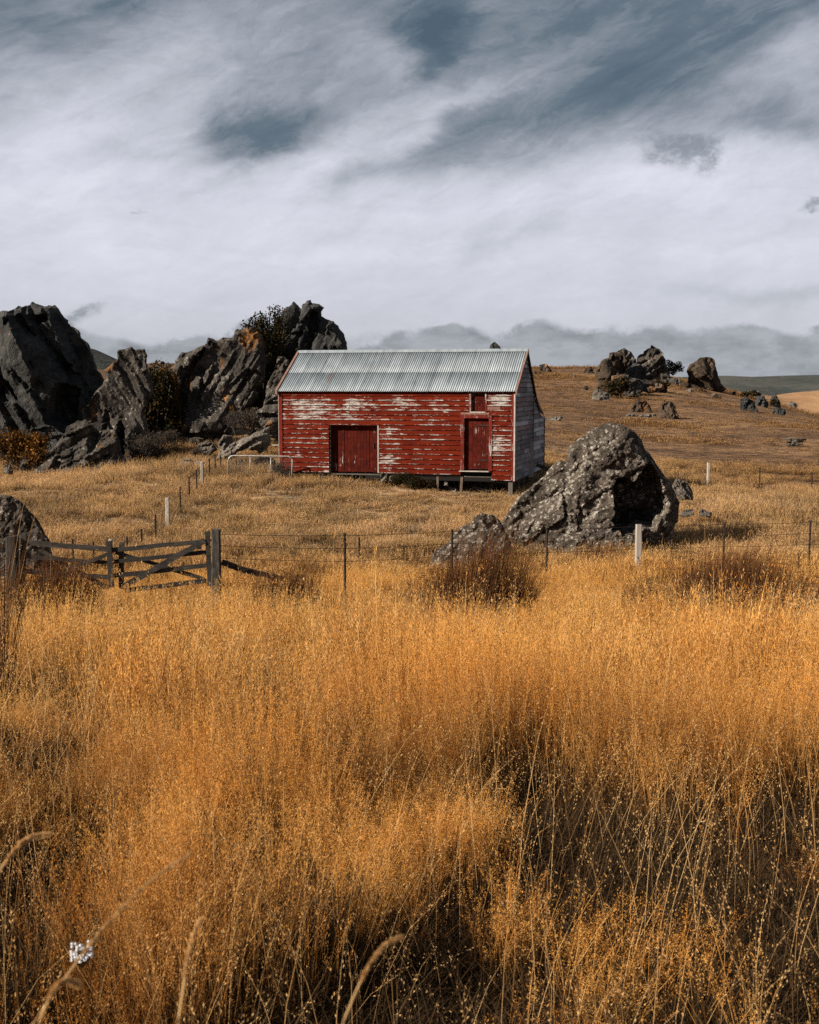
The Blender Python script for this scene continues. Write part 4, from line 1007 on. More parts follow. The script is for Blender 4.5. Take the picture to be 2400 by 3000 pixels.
# wooden double gate: points of its plane
GY0, GY1 = 26.6, 26.9
def gp(zx, zy, dy=0):
    px, py = z5(zx, zy); Y = GY0 + (GY1-GY0)*zx/1400
    return at(px, py, Y+dy)
def strainer(zx, top, bot, w_, label, lean):
    t_ = gp(zx, top); b = gp(zx, bot); b.z = min(b.z, g1(b.x, b.y)+.1)
    e = empty('gate_post', (b.x, b.y, b.z), label=label, cat='gate post'); post(e, b, t_.z-b.z, w_, m_postwood, 'shaft', lean=(t_.x-b.x+lean, 0)); return e
gpl = strainer(72, 368, 690, .25, 'thick dark gate post at the far left edge, nearest the camera', .02)
gpr = strainer(1368, 325, 690, .20, 'thick grey gate post at right end of the wooden gate', -.01)
collar = tube_mesh([[Vector((.10*math.cos(a), .10*math.sin(a), 1.02)) for a in np.linspace(0, 6.28, 9)]], .006, 4, 'wire_tie', m_wire, gpr)
g_a = empty('wooden_gate', gp(420, 700), label='left leaf of the sagging dark wooden gate with crossed braces', cat='gate')
g_b = empty('wooden_gate', gp(1030, 700), label='right leaf of the dark wooden gate, long brace up to its latch post', cat='gate')
WG = m_gatewood
def gb(g, a, b, w_=.10, t_=.035, name='rail', dy=0): return bar(g, gp(*a, dy), gp(*b, dy), w_, t_, WG, name)
gb(g_a, (152,350),(140,700), .12, .06, 'stile', .03); gb(g_a, (686,400),(706,690), .115, .06, 'stile', -.03)
gb(g_a, (172,410),(672,450), .11); gb(g_a, (170,497),(690,538), .085); gb(g_a, (160,590),(690,628), .11)
gb(g_a, (200,430),(690,700), .10, .03, 'brace', .045); gb(g_a, (215,660),(690,478), .085, .03, 'brace', -.045)
gb(g_b, (770,405),(768,700), .11, .06, 'stile', .05); gb(g_b, (1310,338),(1326,680), .10, .06, 'stile', -.02)
gb(g_b, (708,455),(1310,402), .105); gb(g_b, (722,530),(1302,470), .095); gb(g_b, (722,618),(1306,552), .10); gb(g_b, (790,712),(1306,650), .11)
gb(g_b, (790,680),(1295,395), .13, .035, 'brace', -.05); gb(g_b, (730,470),(1290,640), .085, .03, 'brace', .045)
bar(g_b, gp(1325,392,-.01), gp(1350,388,-.01), .035, .03, m_rod, 'hinge'); bar(g_b, gp(1245,440,-.06), gp(1272,438,-.06), .09, .04, m_rod, 'latch')
fl = empty('fence_rail', gp(1500, 600), label='fallen dark rail sloping down right from the gate post', cat='rail')
bar(fl, gp(1402,532), gp(1560,590, .1), .13, .07, WG, 'beam'); bar(fl, gp(1545,583,.1), gp(1790,640,.3), .12, .07, WG, 'beam')
# foreground wire fence right of the gate
f1 = empty('wire_fence', hit(1500, 1662), label='barbed wire fence with black steel posts and one pale post, crossing right from gate', cat='fence')
tops = [gp(1390, 340), at(1010, 1562, 27.6), at(1325, 1550, 29.6), at(1603, 1545, 31.2), at(1872, 1536, 32), at(2123, 1530, 32.3), at(2375, 1524, 32.2), at(2640, 1520, 32.2)]
for k, t_ in enumerate(tops[1:]):
    gz = g1(t_.x, t_.y)
    if k == 3: post(f1, (t_.x, t_.y, gz), t_.z-gz, .175, m_palepost, 'pale_post')
    else: rod(f1, (t_.x, t_.y, gz), t_.z-gz)
f1s = [tops[0]-Vector((0, 0, 0))]+tops[1:]
wire(f1, [f1s[0]-Vector((-.02, 0, .06))]+[t_-Vector((0, .03, .05)) for t_ in tops[1:]])
wire(f1, [f1s[0]-Vector((-.02, 0, .32))]+[t_-Vector((0, .03, .36)) for t_ in tops[1:]])
wire(f1, [f1s[0]-Vector((-.02, 0, .60))]+[t_-Vector((0, .03, .66)) for t_ in tops[1:]], barb=False)
sp = empty('steel_post', hit(1053, 1668), label='thin lone steel rod just behind the fence in mid-field', cat='post'); rod(sp, sp.location, .9, 'shaft')
# diagonal fence up to the barn
f2 = empty('wire_fence', hit(492, 1555), label='old wire fence climbing diagonally from the wooden gate to the barn', cat='fence')
P2 = [(139,1580,1692,0),(215,1579,1668,0),(275,1588,1655,0),(325,1580,1646,1),(373,1572,1632,0),(416,1549,1622,0),(457,1508,1590,0),(492,1458,1555,1),(529,1426,1503,0),(555,1396,1470,0),(577,1376,1450,0),(593,1352,1430,1),(614,1343,1405,0),(631,1332,1395,0),(647,1332,1386,0)]
pts2 = []
for (px, ty, by, pale) in P2:
    b = hit(px, by); t_ = at(px, ty, b.y)
    if pale: post(f2, b, t_.z-b.z, .125, m_palepost, 'pale_post')
    else: rod(f2, b, t_.z-b.z)
    pts2.append((b, t_))
for k in (.06, .25, .45, .65): wire(f2, [t_-Vector((0, 0, k)) for b, t_ in pts2], .004, .03, k < .1, m_net)
# far right fence
f3 = empty('wire_fence', hit(2228, 1440), label='distant wire fence with pale end post on the right slope', cat='fence')
P3 = [(2075,1356,1422,1),(2225,1369,1440,0),(2378,1385,1448,0),(2540,1398,1462,0)]
pts3 = []
for (px, ty, by, pale) in P3:
    b = hit(px, by); t_ = at(px, ty, b.y)
    if pale: post(f3, b, t_.z-b.z, .13, m_palepost, 'pale_post')
    else: rod(f3, b, t_.z-b.z)
    pts3.append(t_)
l0 = hit(1930, 1415); pts3 = [at(1890, 1362, pts3[0].y+.6)]+pts3
for k in (.18, .45): wire(f3, [t_-Vector((0, 0, k)) for t_ in pts3], .006, .03, False)
# tubular gate by the barn
tg0 = hit(668, 1387); tg1 = hit(857, 1391); tgY = 49.6
tg = empty('tubular_gate', at(760, 1388, tgY), label='low metal tube gate with chain netting leaning at the barn corner', cat='gate')
def tp(px, py, dy=0): return at(px, py, tgY+dy)-tg.location
fr_ = [tp(669,1392),tp(669,1350),tp(671,1342),tp(676,1337),tp(684,1335),tp(760,1336),tp(845,1337),tp(852,1340),tp(856,1346),tp(857,1352),tp(855,1394)]
tube_mesh([fr_], .030, 8, 'frame', m_tube, tg)
tube_mesh([[tp(733,1338),tp(732,1390)]], .014, 6, 'upright', m_tube, tg); tube_mesh([[tp(794,1338),tp(791,1396)]], .016, 6, 'upright', m_tube, tg)
net = []
a0, a1 = tp(672, 1337), tp(854, 1390); W_, H_ = a1.x-a0.x, a0.z-a1.z
for k in np.arange(-H_, W_, .075):
    for sgn in (1, -1):
        x0_, x1_ = k, k+H_; z0_, z1_ = (0, -H_) if sgn > 0 else (-H_, 0)
        s0_ = max(0, -x0_/H_); s1_ = min(1, (W_-x0_)/H_)
        if s1_ <= s0_: continue
        f = lambda s_: Vector((a0.x+x0_+H_*s_, .01*sgn, a0.z+z0_+(z1_-z0_)*s_))
        net.append([f(s0_), f(s1_)])
nn = tube_mesh(net, .0022, 3, 'netting', m_net, tg); nn['kind'] = 'stuff'
# log pile far right
lg = empty('log_pile', hit(2325, 1308), label='small heap of grey logs and sticks on the right hillside', cat='logs')
for k in range(9):
    L_ = random.uniform(.5, 1.5); a = random.uniform(-.3, .3); x = random.uniform(-.45, .35); z = .06+.055*k
    tube_mesh([[Vector((x-L_/2*.7, random.uniform(-.25, .25), z+random.uniform(-.05, .05))), Vector((x, random.uniform(-.1, .1), z+.04)), Vector((x+L_/2*.7, random.uniform(-.25, .25), z+random.uniform(-.08, .05)))]], random.uniform(.04, .075), 6, 'log', m_oldwood if k % 3 else m_postwood, lg)

# ------------------------------------------------------------ shrubs
def leaf_mat(name, a, b, c3, amt=.2):
    m, nt, out = mat(name); p = wpos(nt)
    k = S(nt, node(nt, 'ShaderNodeAttribute', attribute_name='k').outputs['Fac'])
    n_ = noise(nt, p, 1.5, 4, .6)
    c = mixc(nt, k, a, b); c = mixc(nt, (n_*.6+k*.4).ss(.64-amt*.3, .70-amt*.3), c, c3)
    c = dim(nt, c, .84 if name.startswith('dry') else ALB); d = node(nt, 'ShaderNodeBsdfDiffuse'); put(nt, d.inputs[0], c); tr = node(nt, 'ShaderNodeBsdfTranslucent'); put(nt, tr.inputs[0], c)
    mx = node(nt, 'ShaderNodeMixShader'); mx.inputs[0].default_value = .2
    nt.links.new(d.outputs[0], mx.inputs[1]); nt.links.new(tr.outputs[0], mx.inputs[2]); nt.links.new(mx.outputs[0], out.inputs[0]); return m
ml_dark = leaf_mat('dark_leaves', (.018,.020,.012), (.045,.042,.022), (.10,.055,.018), .25)
ml_orange = leaf_mat('autumn_leaves', (.05,.035,.014), (.14,.065,.018), (.30,.13,.03), .5)
ml_grey = leaf_mat('grey_twigs', (.05,.043,.038), (.12,.10,.088), (.17,.12,.08), .2)
m_bark = wood_mat('bark', (.035,.028,.022), (.09,.07,.055), s=(14, 14, 3), lite=(.13,.11,.09))
def attach(me, name, vals):
    a = me.attributes.new(name, 'FLOAT', 'POINT'); a.data.foreach_set('value', np.asarray(vals, np.float32))
def shrub(name, label, base, rx, ry, h, mtl, n=2500, leaf=.07, lobes=6, cat='bush', spiky=0, group=None, twig=.012, slender=False):
    base = Vector(base); e = empty(name, base, label=label, cat=cat, group=group)
    cs = []
    for i in range(lobes):
        if slender: c = np.array([random.uniform(-.5, .5)*rx, random.uniform(-.5, .5)*ry, h*(.35+.6*i/lobes)]); r = np.array([rx*.42, ry*.42, h*.16])
        else:
            a = random.uniform(0, 6.28); q = random.uniform(.2, .75); c = np.array([math.cos(a)*rx*q, math.sin(a)*ry*q, h*random.uniform(.3, .75)]); r = np.array([rx*.5, ry*.5, h*.34])*random.uniform(.6, 1.1)
        cs.append((c, r))
    V = np.empty((n, 4, 3)); K = np.empty((n, 4))
    li = rng.integers(0, lobes, n); dr = rng.normal(size=(n, 3)); dr /= np.linalg.norm(dr, axis=1)[:, None]
    C_ = np.array([c for c, r in cs])[li]; R_ = np.array([r for c, r in cs])[li]
    rad = rng.random(n)**.45
    ctr = C_+dr*R_*rad[:, None]*(1+.25*rng.normal(size=(n, 1))*(rng.random((n, 1)) < .25))
    ctr[:, 2] = np.maximum(ctr[:, 2], .02)
    u = rng.normal(size=(n, 3)); u[:, 2] += spiky; u /= np.linalg.norm(u, axis=1)[:, None]
    v = np.cross(u, rng.normal(size=(n, 3))); v /= np.linalg.norm(v, axis=1)[:, None]
    s_ = leaf*rng.uniform(.5, 1.3, (n, 1)); wd = .16 if spiky else .42
    V[:, 0] = ctr-u*s_; V[:, 1] = ctr+v*s_*wd; V[:, 2] = ctr+u*s_; V[:, 3] = ctr-v*s_*wd
    K[:] = rng.random((n, 1))
    Fc = np.arange(n*4).reshape(n, 4)
    o = mesh_obj('foliage', V.reshape(-1, 3).tolist(), Fc.tolist(), mtl, e); attach(o.data, 'k', K.ravel()); o['kind'] = 'stuff'
    br = []
    for c, r in cs:
        for k in range(5 if not slender else 3):
            t_ = c+rng.normal(size=3)*r*.55; m_ = t_*.5+rng.normal(size=3)*h*.03; br.append([Vector((0, 0, -.08)), Vector(m_), Vector(t_)])
    tube_mesh(br, twig*max(.6, h*.6), 4, 'stem', m_bark, e)
    return e
shrub('bush', 'orange-leaved bush growing at the foot of the far left tor', at(70, 1375, 55.6), 1.7, 1.0, 2.0, ml_orange, 5200, .085, 9)
shrub('bush', 'dark tall bush in the gap between leaning slab and broad tor', at(470, 1310, 60.5), 1.6, 1.2, 4.2, ml_dark, 15000, .11, 16)
shrub('bush', 'autumn coloured bush high in the gap beside the broad tor', at(492, 1240, 60.2), 1.0, .6, 2.8, ml_orange, 4600, .085, 8)
shrub('bush', 'grey twiggy bush at foot of the gap between the tors', at(460, 1345, 57), 1.6, .8, 1.5, ml_grey, 5200, .07, 9, spiky=.6)
shrub('bush', 'grey dead-looking scrub at right foot of the leaning slab', at(425, 1358, 56.2), .8, .6, 1.3, ml_grey, 2600, .06, 6, spiky=.6)
shrub('bush', 'large dark bush covering the cleft between broad tor and summit tor', at(755, 1180, 63.2), 1.5, 1.0, 4.6, ml_dark, 9000, .11, 14)
shrub('bush', 'dark bush on the shoulder left of the summit tor', at(820, 1130, 64.2), 1.3, .9, 2.5, ml_dark, 6500, .10, 12)
shrub('bush', 'brown scrub filling the shadow above the grey ledges', at(765, 1250, 61.5), 1.4, .8, 2.6, ml_dark, 6500, .09, 11)
tr_ = shrub('small_tree', 'slender leafy sapling poking into the sky left of the summit tor', at(800, 1080, 64.4), 1.3, .5, 3.3, ml_dark, 1500, .085, 9, 'tree', slender=True)
shrub('bush', 'rounded grey bush above the flat tilted slab', at(735, 1275, 57.6), 1.35, .8, 1.35, ml_grey, 6500, .07, 9, spiky=.7)
shrub('bush', 'thin yellow-leaved shrub right of the broad tor foot', at(688, 1268, 57.9), .28, .25, 1.5, ml_orange, 520, .06, 6, spiky=1)
shrub('bush', 'low brown bush in the grass at left of the tubular gate rocks', at(575, 1338, 55.5), .55, .4, .5, ml_grey, 1300, .05, 5, spiky=.5)
shrub('bush', 'dry brown bush under the barn corner by the tubular gate', at(815, 1392, 50.0), .42, .3, .55, ml_grey, 1500, .05, 5, spiky=.7)
xb_, _ = wl(850, 840); pb = B0+ux*xb_-uy*.28
shrub('bush', 'dark spiky bush against the base of the barn wall', (pb.x, pb.y, g1(pb.x, pb.y)), .95, .4, .72, ml_dark, 6000, .055, 9, spiky=.4)
hb = hit(2300, 1222)
shrub('bush', 'dark bush on the skyline between the two hilltop tors', at(1972, 1098, 131), 1.15, .8, 1.6, ml_dark, 900, .13, 7)
shrub('bush', 'black bush in front of the hilltop outcrop', hit(1818, 1168), 1.5, .8, 2.0, ml_dark, 1700, .15, 7)
shrub('bush', 'low dark scrub at right foot of the hilltop outcrop', hit(1905, 1148), 2.4, .8, 1.1, ml_dark, 1700, .14, 8)
shrub('bush', 'dark scrub topping the rock cluster at the right hill edge', hit(2196, 1168), 1.3, .8, 1.0, ml_dark, 1100, .12, 6)
shrub('bush', 'orange tussock bush on the hilltop outcrop', hit(1850, 1140), .8, .5, .9, ml_orange, 600, .1, 4)
shrub('bush', 'dark little bush far right on the skyline slope', hit(2270, 1192), .6, .4, .9, ml_dark, 500, .1, 4)

# ------------------------------------------------------------ grass
class GBld:
    def __init__(s): s.V, s.F, s.H, s.K, s.n = [], [], [], [], 0
    def strip(s, P, W, side, h0, h1, k):
        m_ = len(P)
        for i in range(m_):
            t_ = i/(m_-1)
            if i == m_-1: s.V.append(P[i]); s.H.append(h1); s.K.append(k)
            else: s.V += [P[i]-side*W[i], P[i]+side*W[i]]; s.H += [h0+(h1-h0)*t_]*2; s.K += [k]*2
        for i in range(m_-1):
            a = s.n+2*i
            s.F.append((a, a+1, a+3, a+2) if i < m_-2 else (a, a+1, a+2))
        s.n += 2*m_-1
    def quad(s, c, u, v, h, k):
        s.V += [c-u, c+v, c+u, c-v]; s.H += [h]*4; s.K += [k]*4; s.F.append((s.n, s.n+1, s.n+2, s.n+3)); s.n += 4
    def mesh(s, name, mtl):
        me = bpy.data.meshes.new(name); me.from_pydata([tuple(v) for v in s.V], [], s.F); me.update()
        attach(me, 'h', s.H); attach(me, 'k', s.K); me.materials.append(mtl); return me
def rdir():
    a = random.uniform(0, 6.283); return np.array([math.cos(a), math.sin(a), 0])
UP = np.array([0, 0, 1.0]); WIND = np.array([.10, .0, 0])
def curve(base, h, lean, n=5, droop=0.0):
    P = []
    for i in range(n):
        t_ = i/(n-1); P.append(base+UP*h*t_*(1-droop*t_*t_)+lean*h*t_**1.8)
    return P
def panicle_clump(stems, r, h0, hv, sw_, spk_, sl_, leaves, lh):
    g = GBld(); plume = random.uniform(.09, .26)
    for _ in range(stems):
        b = rdir()*r*math.sqrt(random.random()); h = max(.15, random.gauss(h0, hv)); k = random.random()
        lean = rdir()*random.uniform(0, .28)+WIND; sd = rdir()
        P = curve(b, h, lean, 5); g.strip(P, [sw_, sw_*.9, sw_*.8, sw_*.6, 0], sd, 0, 1, k)
        ax = P[-1]-P[-2]; pl_ = h*random.uniform(.26, .42)
        for j in range(spk_):
            t_ = random.random()**.8; q = P[-1]-(P[-1]-P[-3])*(1-t_)*pl_/(h*.5)
            o = (rdir()*(1-t_*.75)*pl_*plume*random.random()**.6)+UP*random.uniform(0, .02)
            c = q+o; u = (o*1.4+UP*.02+rdir()*.008); u = u/np.linalg.norm(u)*sl_*random.uniform(.6, 1.3)
            v = np.cross(u, rdir()+UP*.3); v = v/(np.linalg.norm(v)+1e-9)*sl_*.19
            g.quad(c, u, v, .9, random.random()*.35+k*.65)
    for _ in range(leaves):
        b = rdir()*r*math.sqrt(random.random()); h = lh*random.uniform(.4, 1.2); sd = rdir()
        P = curve(b, h, rdir()*random.uniform(.2, 1.0)+WIND, 4, .25); g.strip(P, [sw_*2, sw_*1.7, sw_*1.2, 0], sd, 0, .5, random.random())
    return g
def blade_clump(n, r, h0, hv, w_, lean_=.5, seed=0, sp=0, pw=.004):
    g = GBld()
    for _ in range(n):
        b = rdir()*r*math.sqrt(random.random()); h = max(.04, random.gauss(h0, hv)); k = random.random()
        P = curve(b, h, rdir()*random.uniform(0, lean_)+WIND*1.5, 4, .1); g.strip(P, [w_, w_*.85, w_*.6, 0], rdir(), 0, 1, k)
        for j in range(sp):
            c = P[-1]-(P[-1]-P[-2])*random.random()+rdir()*.02*random.random()*h0/.5; u = (P[-1]-P[-2]); u = u/np.linalg.norm(u)*pw*3+rdir()*pw
            v = np.cross(u, rdir()); v = v/(np.linalg.norm(v)+1e-9)*pw; g.quad(c, u, v, .95, random.random())
    return g
def proto_collection(name, meshes):
    c = bpy.data.collections.new(name)
    for i, me in enumerate(meshes):
        o = bpy.data.objects.new('%s_%02d' % (name, i), me); c.objects.link(o)
    return c
def scatter(name, P, rot, scl, coll, nproto, label=None):
    me = bpy.data.meshes.new(name); me.vertices.add(len(P)); me.vertices.foreach_set('co', np.asarray(P, np.float32).ravel())
    a = me.attributes.new('rot', 'FLOAT_VECTOR', 'POINT'); a.data.foreach_set('vector', np.asarray(rot, np.float32).ravel())
    a = me.attributes.new('scl', 'FLOAT_VECTOR', 'POINT'); a.data.foreach_set('vector', np.asarray(scl, np.float32).ravel())
    a = me.attributes.new('idx', 'INT', 'POINT'); a.data.foreach_set('value', rng.integers(0, nproto, len(P)).astype(np.int32))
    o = bpy.data.objects.new(name, me); COL.objects.link(o)
    ng = bpy.data.node_groups.new(name+'_nodes', 'GeometryNodeTree')
    ng.interface.new_socket('Geometry', in_out='INPUT', socket_type='NodeSocketGeometry'); ng.interface.new_socket('Geometry', in_out='OUTPUT', socket_type='NodeSocketGeometry')
    gi = ng.nodes.new('NodeGroupInput'); go = ng.nodes.new('NodeGroupOutput'); ip = ng.nodes.new('GeometryNodeInstanceOnPoints')
    ci = ng.nodes.new('GeometryNodeCollectionInfo'); ci.inputs['Collection'].default_value = coll; ci.inputs['Separate Children'].default_value = True; ci.inputs['Reset Children'].default_value = True
    def at_(nm, dt):
        n = ng.nodes.new('GeometryNodeInputNamedAttribute'); n.data_type = dt; n.inputs[0].default_value = nm; return n.outputs[0]
    ng.links.new(gi.outputs[0], ip.inputs['Points']); ng.links.new(ci.outputs[0], ip.inputs['Instance']); ip.inputs['Pick Instance'].default_value = True
    ng.links.new(at_('idx', 'INT'), ip.inputs['Instance Index']); ng.links.new(at_('rot', 'FLOAT_VECTOR'), ip.inputs['Rotation']); ng.links.new(at_('scl', 'FLOAT_VECTOR'), ip.inputs['Scale'])
    ng.links.new(ip.outputs[0], go.inputs[0])
    md = o.modifiers.new('scatter', 'NODES'); md.node_group = ng
    return tag(o, label=label, kind='stuff', cat='grass')
def wedge(n, y0, y1, margin=2.5, half=.40, p=1.0):
    """n points over the ground between two distances, evenly by area"""
    out_ = []
    while sum(len(a) for a in out_) < n:
        y = rng.uniform(y0, y1, n*2); x = rng.uniform(-1, 1, n*2)*(y1*half+margin)
        ok = np.abs(x) < y*half+margin; out_.append(np.c_[x[ok], y[ok]])
    return np.concatenate(out_)[:n]
# footprint of barn to keep clear
def clear_barn(P):
    q = np.c_[P[:, 0]-B0.x, P[:, 1]-B0.y]; a = q@np.array([ux.x, ux.y]); b = q@np.array([uy.x, uy.y])
    return ~((a > -.1) & (a < LEN+.2) & (b > -.05) & (b < LEAN+.1))
def finish_scatter(name, P, coll, npr, s0, s1, hmul=None, tilt=.12, label=None, sinkz=.02):
    z = G(P[:, 0], P[:, 1]); n = len(P)
    s_ = rng.uniform(s0, s1, n); hh = s_*(hmul if hmul is not None else 1)
    rot = np.c_[rng.normal(0, tilt, n)*.7, rng.normal(.03, tilt, n), rng.uniform(0, 6.28, n)]
    return scatter(name, np.c_[P[:, 0], P[:, 1], z-sinkz], rot, np.c_[s_, s_, hh], coll, npr, label)

RUSHES = [
    dict(label='tall brown rush clump in front of the low rounded boulder', px=1410, py=1790, r=.90, h=1.15, n=2600, Y=20.5),
    dict(label='brown rushes fanning out on left of the tall middle clump', px=1290, py=1760, r=.62, h=.80, n=800, Y=21.5),
    dict(label='dark rush clump below the left gate post', px=160, py=1830, r=.62, h=.80, n=2000, Y=19.0),
    dict(label='small rush tuft at the extreme left below the gate', px=20, py=1800, r=.4, h=.7, n=300, Y=21.8),
    dict(label='brown rush bush right of the wooden gate, over the fallen rail', px=830, py=1742, r=.80, h=.78, n=1700, Y=24.5),
    dict(label='low brown weeds between gate post and rush bush', px=740, py=1738, r=.4, h=.45, n=260, Y=25.8),
    dict(label='wide brown weed patch at right, below the pale fence post', px=1890, py=1740, r=.7, h=.45, n=800, Y=24.5),
    dict(label='brown weedy thicket below the right fence rods', px=2150, py=1745, r=1.3, h=.92, n=3000, Y=23.0),
    dict(label='dark rushes leaning right behind the weedy thicket', px=2130, py=1690, r=1.1, h=.62, n=900, Y=29.0),
    dict(label='reddish weeds at the right edge of the field', px=2400, py=1810, r=.9, h=.6, n=700, Y=21.5),
    dict(label='low dark weeds at foot of the huge boulder', px=1750, py=1650, r=.9, h=.4, n=500, Y=34),
    dict(label='dark upright rush stems at the extreme left foreground', px=8, py=2080, r=.12, h=1.15, n=60, Y=10.4, lean=.12)]
RXY = np.array([(at(q['px'], q['py'], q['Y']).x, q['Y'], q['r']*1.2) for q in RUSHES if q['r'] > .3])
def near_rush(P, front=3.0):
    """how strongly a rush clump crowds out the grass at each point"""
    k = np.zeros(len(P))
    for x, y, q in RXY:
        dxx = (P[:, 0]-x)/q; dyy = (P[:, 1]-y); dyy = np.where(dyy < 0, dyy/(q+front), dyy/q)
        k = np.maximum(k, np.clip(1.35-np.hypot(dxx, dyy), 0, 1))
    return k
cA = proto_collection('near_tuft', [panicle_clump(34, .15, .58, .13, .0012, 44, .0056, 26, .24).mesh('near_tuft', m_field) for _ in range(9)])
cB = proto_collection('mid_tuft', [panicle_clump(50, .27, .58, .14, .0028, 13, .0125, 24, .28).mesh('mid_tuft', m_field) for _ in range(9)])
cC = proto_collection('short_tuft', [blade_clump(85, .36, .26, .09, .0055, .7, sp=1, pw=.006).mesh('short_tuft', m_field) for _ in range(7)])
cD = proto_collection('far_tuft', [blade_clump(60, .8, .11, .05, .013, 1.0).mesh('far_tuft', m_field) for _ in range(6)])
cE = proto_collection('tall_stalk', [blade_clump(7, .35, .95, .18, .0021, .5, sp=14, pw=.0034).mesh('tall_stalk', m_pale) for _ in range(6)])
def hfield(P, lo=.72, hi=1.25, s_=1.5):
    return np.clip(.92+.50*fbm(P[:, 0]/s_, P[:, 1]/s_, 3.3, 3)+.42*fbm(P[:, 0]*1.3, P[:, 1]*.9, 8.3, 2), .35, 1.38)
def gaps(P, f, lo=.06):
    return np.clip(.50+1.75*fbm(P[:, 0]*f, P[:, 1]*f*.8, 4.4, 3), lo, 1)
PA = wedge(3900, .75, 8.5, 1.6)
edge_ = 4.7+1.1*PA[:, 0]+.55*fbm(PA[:, 0]*1.1, PA[:, 1]*1.1, 2.2, 2)
shy = np.clip((edge_-PA[:, 1])/1.5, 0, 1)
gA = gaps(PA, 1.4)-.10
keep = rng.random(len(PA)) < gA*(1-.80*shy)
PA, gA, shy = PA[keep], gA[keep], shy[keep]
hA = np.clip(hfield(PA)*(.72+.36*gA)*(1-.34*shy), .35, 1.3)
finish_scatter('meadow_grass', PA, cA, 9, .8, 1.2, hA, .15, 'golden dry grass with airy seed heads in the foreground')
PB = wedge(10500, 7.5, 31, 3); gB = gaps(PB, 1.05, .14); kB = rng.random(len(PB)) < gB*(1-.80*near_rush(PB)); PB, gB = PB[kB], gB[kB]
finish_scatter('meadow_grass', PB, cB, 9, .8, 1.2, hfield(PB)*(.76+.32*gB)*(1-.6*near_rush(PB))*(1-.35*np.clip((PB[:, 1]-19)/7, 0, 1))*(1-.52*((PB[:, 0] < -1.5) & (PB[:, 1] > 20) & (PB[:, 1] < 28))), .12, 'golden dry meadow grass reaching up to the gate and fence')
PC = wedge(26000, 29, 62, 6); PC = PC[clear_barn(PC)]
den = fbm(PC[:, 0]/2.6, PC[:, 1]/1.6, 5.1, 3); PC = PC[rng.random(len(PC)) < np.clip(.80+.75*den, .12, 1)*(1-.45*np.clip((PC[:, 1]-38)/8, 0, 1))]
nb_ = np.clip(1-np.abs(PC[:, 0]-1.5)/6, 0, 1)*np.clip((PC[:, 1]-42)/4, 0, 1)*(PC[:, 1] < 50)
hC = (1-.65*nb_)*(1-.5*((PC[:, 0] < -2) & (PC[:, 1] < 30.5)))*np.clip(1+.55*fbm(PC[:, 0]/3, PC[:, 1]/2, 8.3, 3)+.55*np.clip((36-PC[:, 1])/6, 0, 1)+.35*np.clip((PC[:, 0]-4)/6, 0, 1)*np.clip((46-PC[:, 1])/8, 0, 1), .4, 2.0)
finish_scatter('field_grass', PC, cC, 7, .75, 1.25, hC, .15, 'short tan dry grass on the field around the barn')
PD = wedge(30000, 58, 150, 12, .42); PD = PD[clear_barn(PD)]
den = fbm(PD[:, 0]/9, PD[:, 1]/5, 7.1, 3); PD = PD[rng.random(len(PD)) < np.clip(.22+.9*den, .03, .8)]
finish_scatter('hill_grass', PD, cD, 6, .7, 1.3, np.clip(1+.6*fbm(PD[:, 0]/8, PD[:, 1]/4, 1.3, 3), .3, 1.8), .15, 'short brown dry grass over the hillside')
PE = wedge(2400, 8.0, 26, 2); w_ = fbm(PE[:, 0]/3, PE[:, 1]/3, 6.6, 2); PE = PE[rng.random(len(PE)) < np.clip(.5+.6*w_, .1, 1)]
finish_scatter('tall_stalks', PE, cE, 6, .75, 1.15, None, .1, 'sparse tall pale grass stalks rising over the meadow')

PL = wedge(9500, 1.6, 10, 1.4)
cL = proto_collection('litter_tuft', [blade_clump(44, .17, .11, .06, .0016, 1.5).mesh('litter_tuft', m_litter) for _ in range(5)])
finish_scatter('grass_litter', PL, cL, 5, .7, 1.4, None, .3, 'dark matted litter and low blades between the foreground tufts')
PF = wedge(560, 1.9, 9.0, 1.2)
cF = proto_collection('near_stalk', [blade_clump(5, .3, .72, .16, .0009, .55, sp=26, pw=.0015).mesh('near_stalk', m_pale) for _ in range(6)])
finish_scatter('fine_stalks', PF, cF, 6, .6, 1.15, None, .16, 'thin bent pale stalks among the nearest grass')
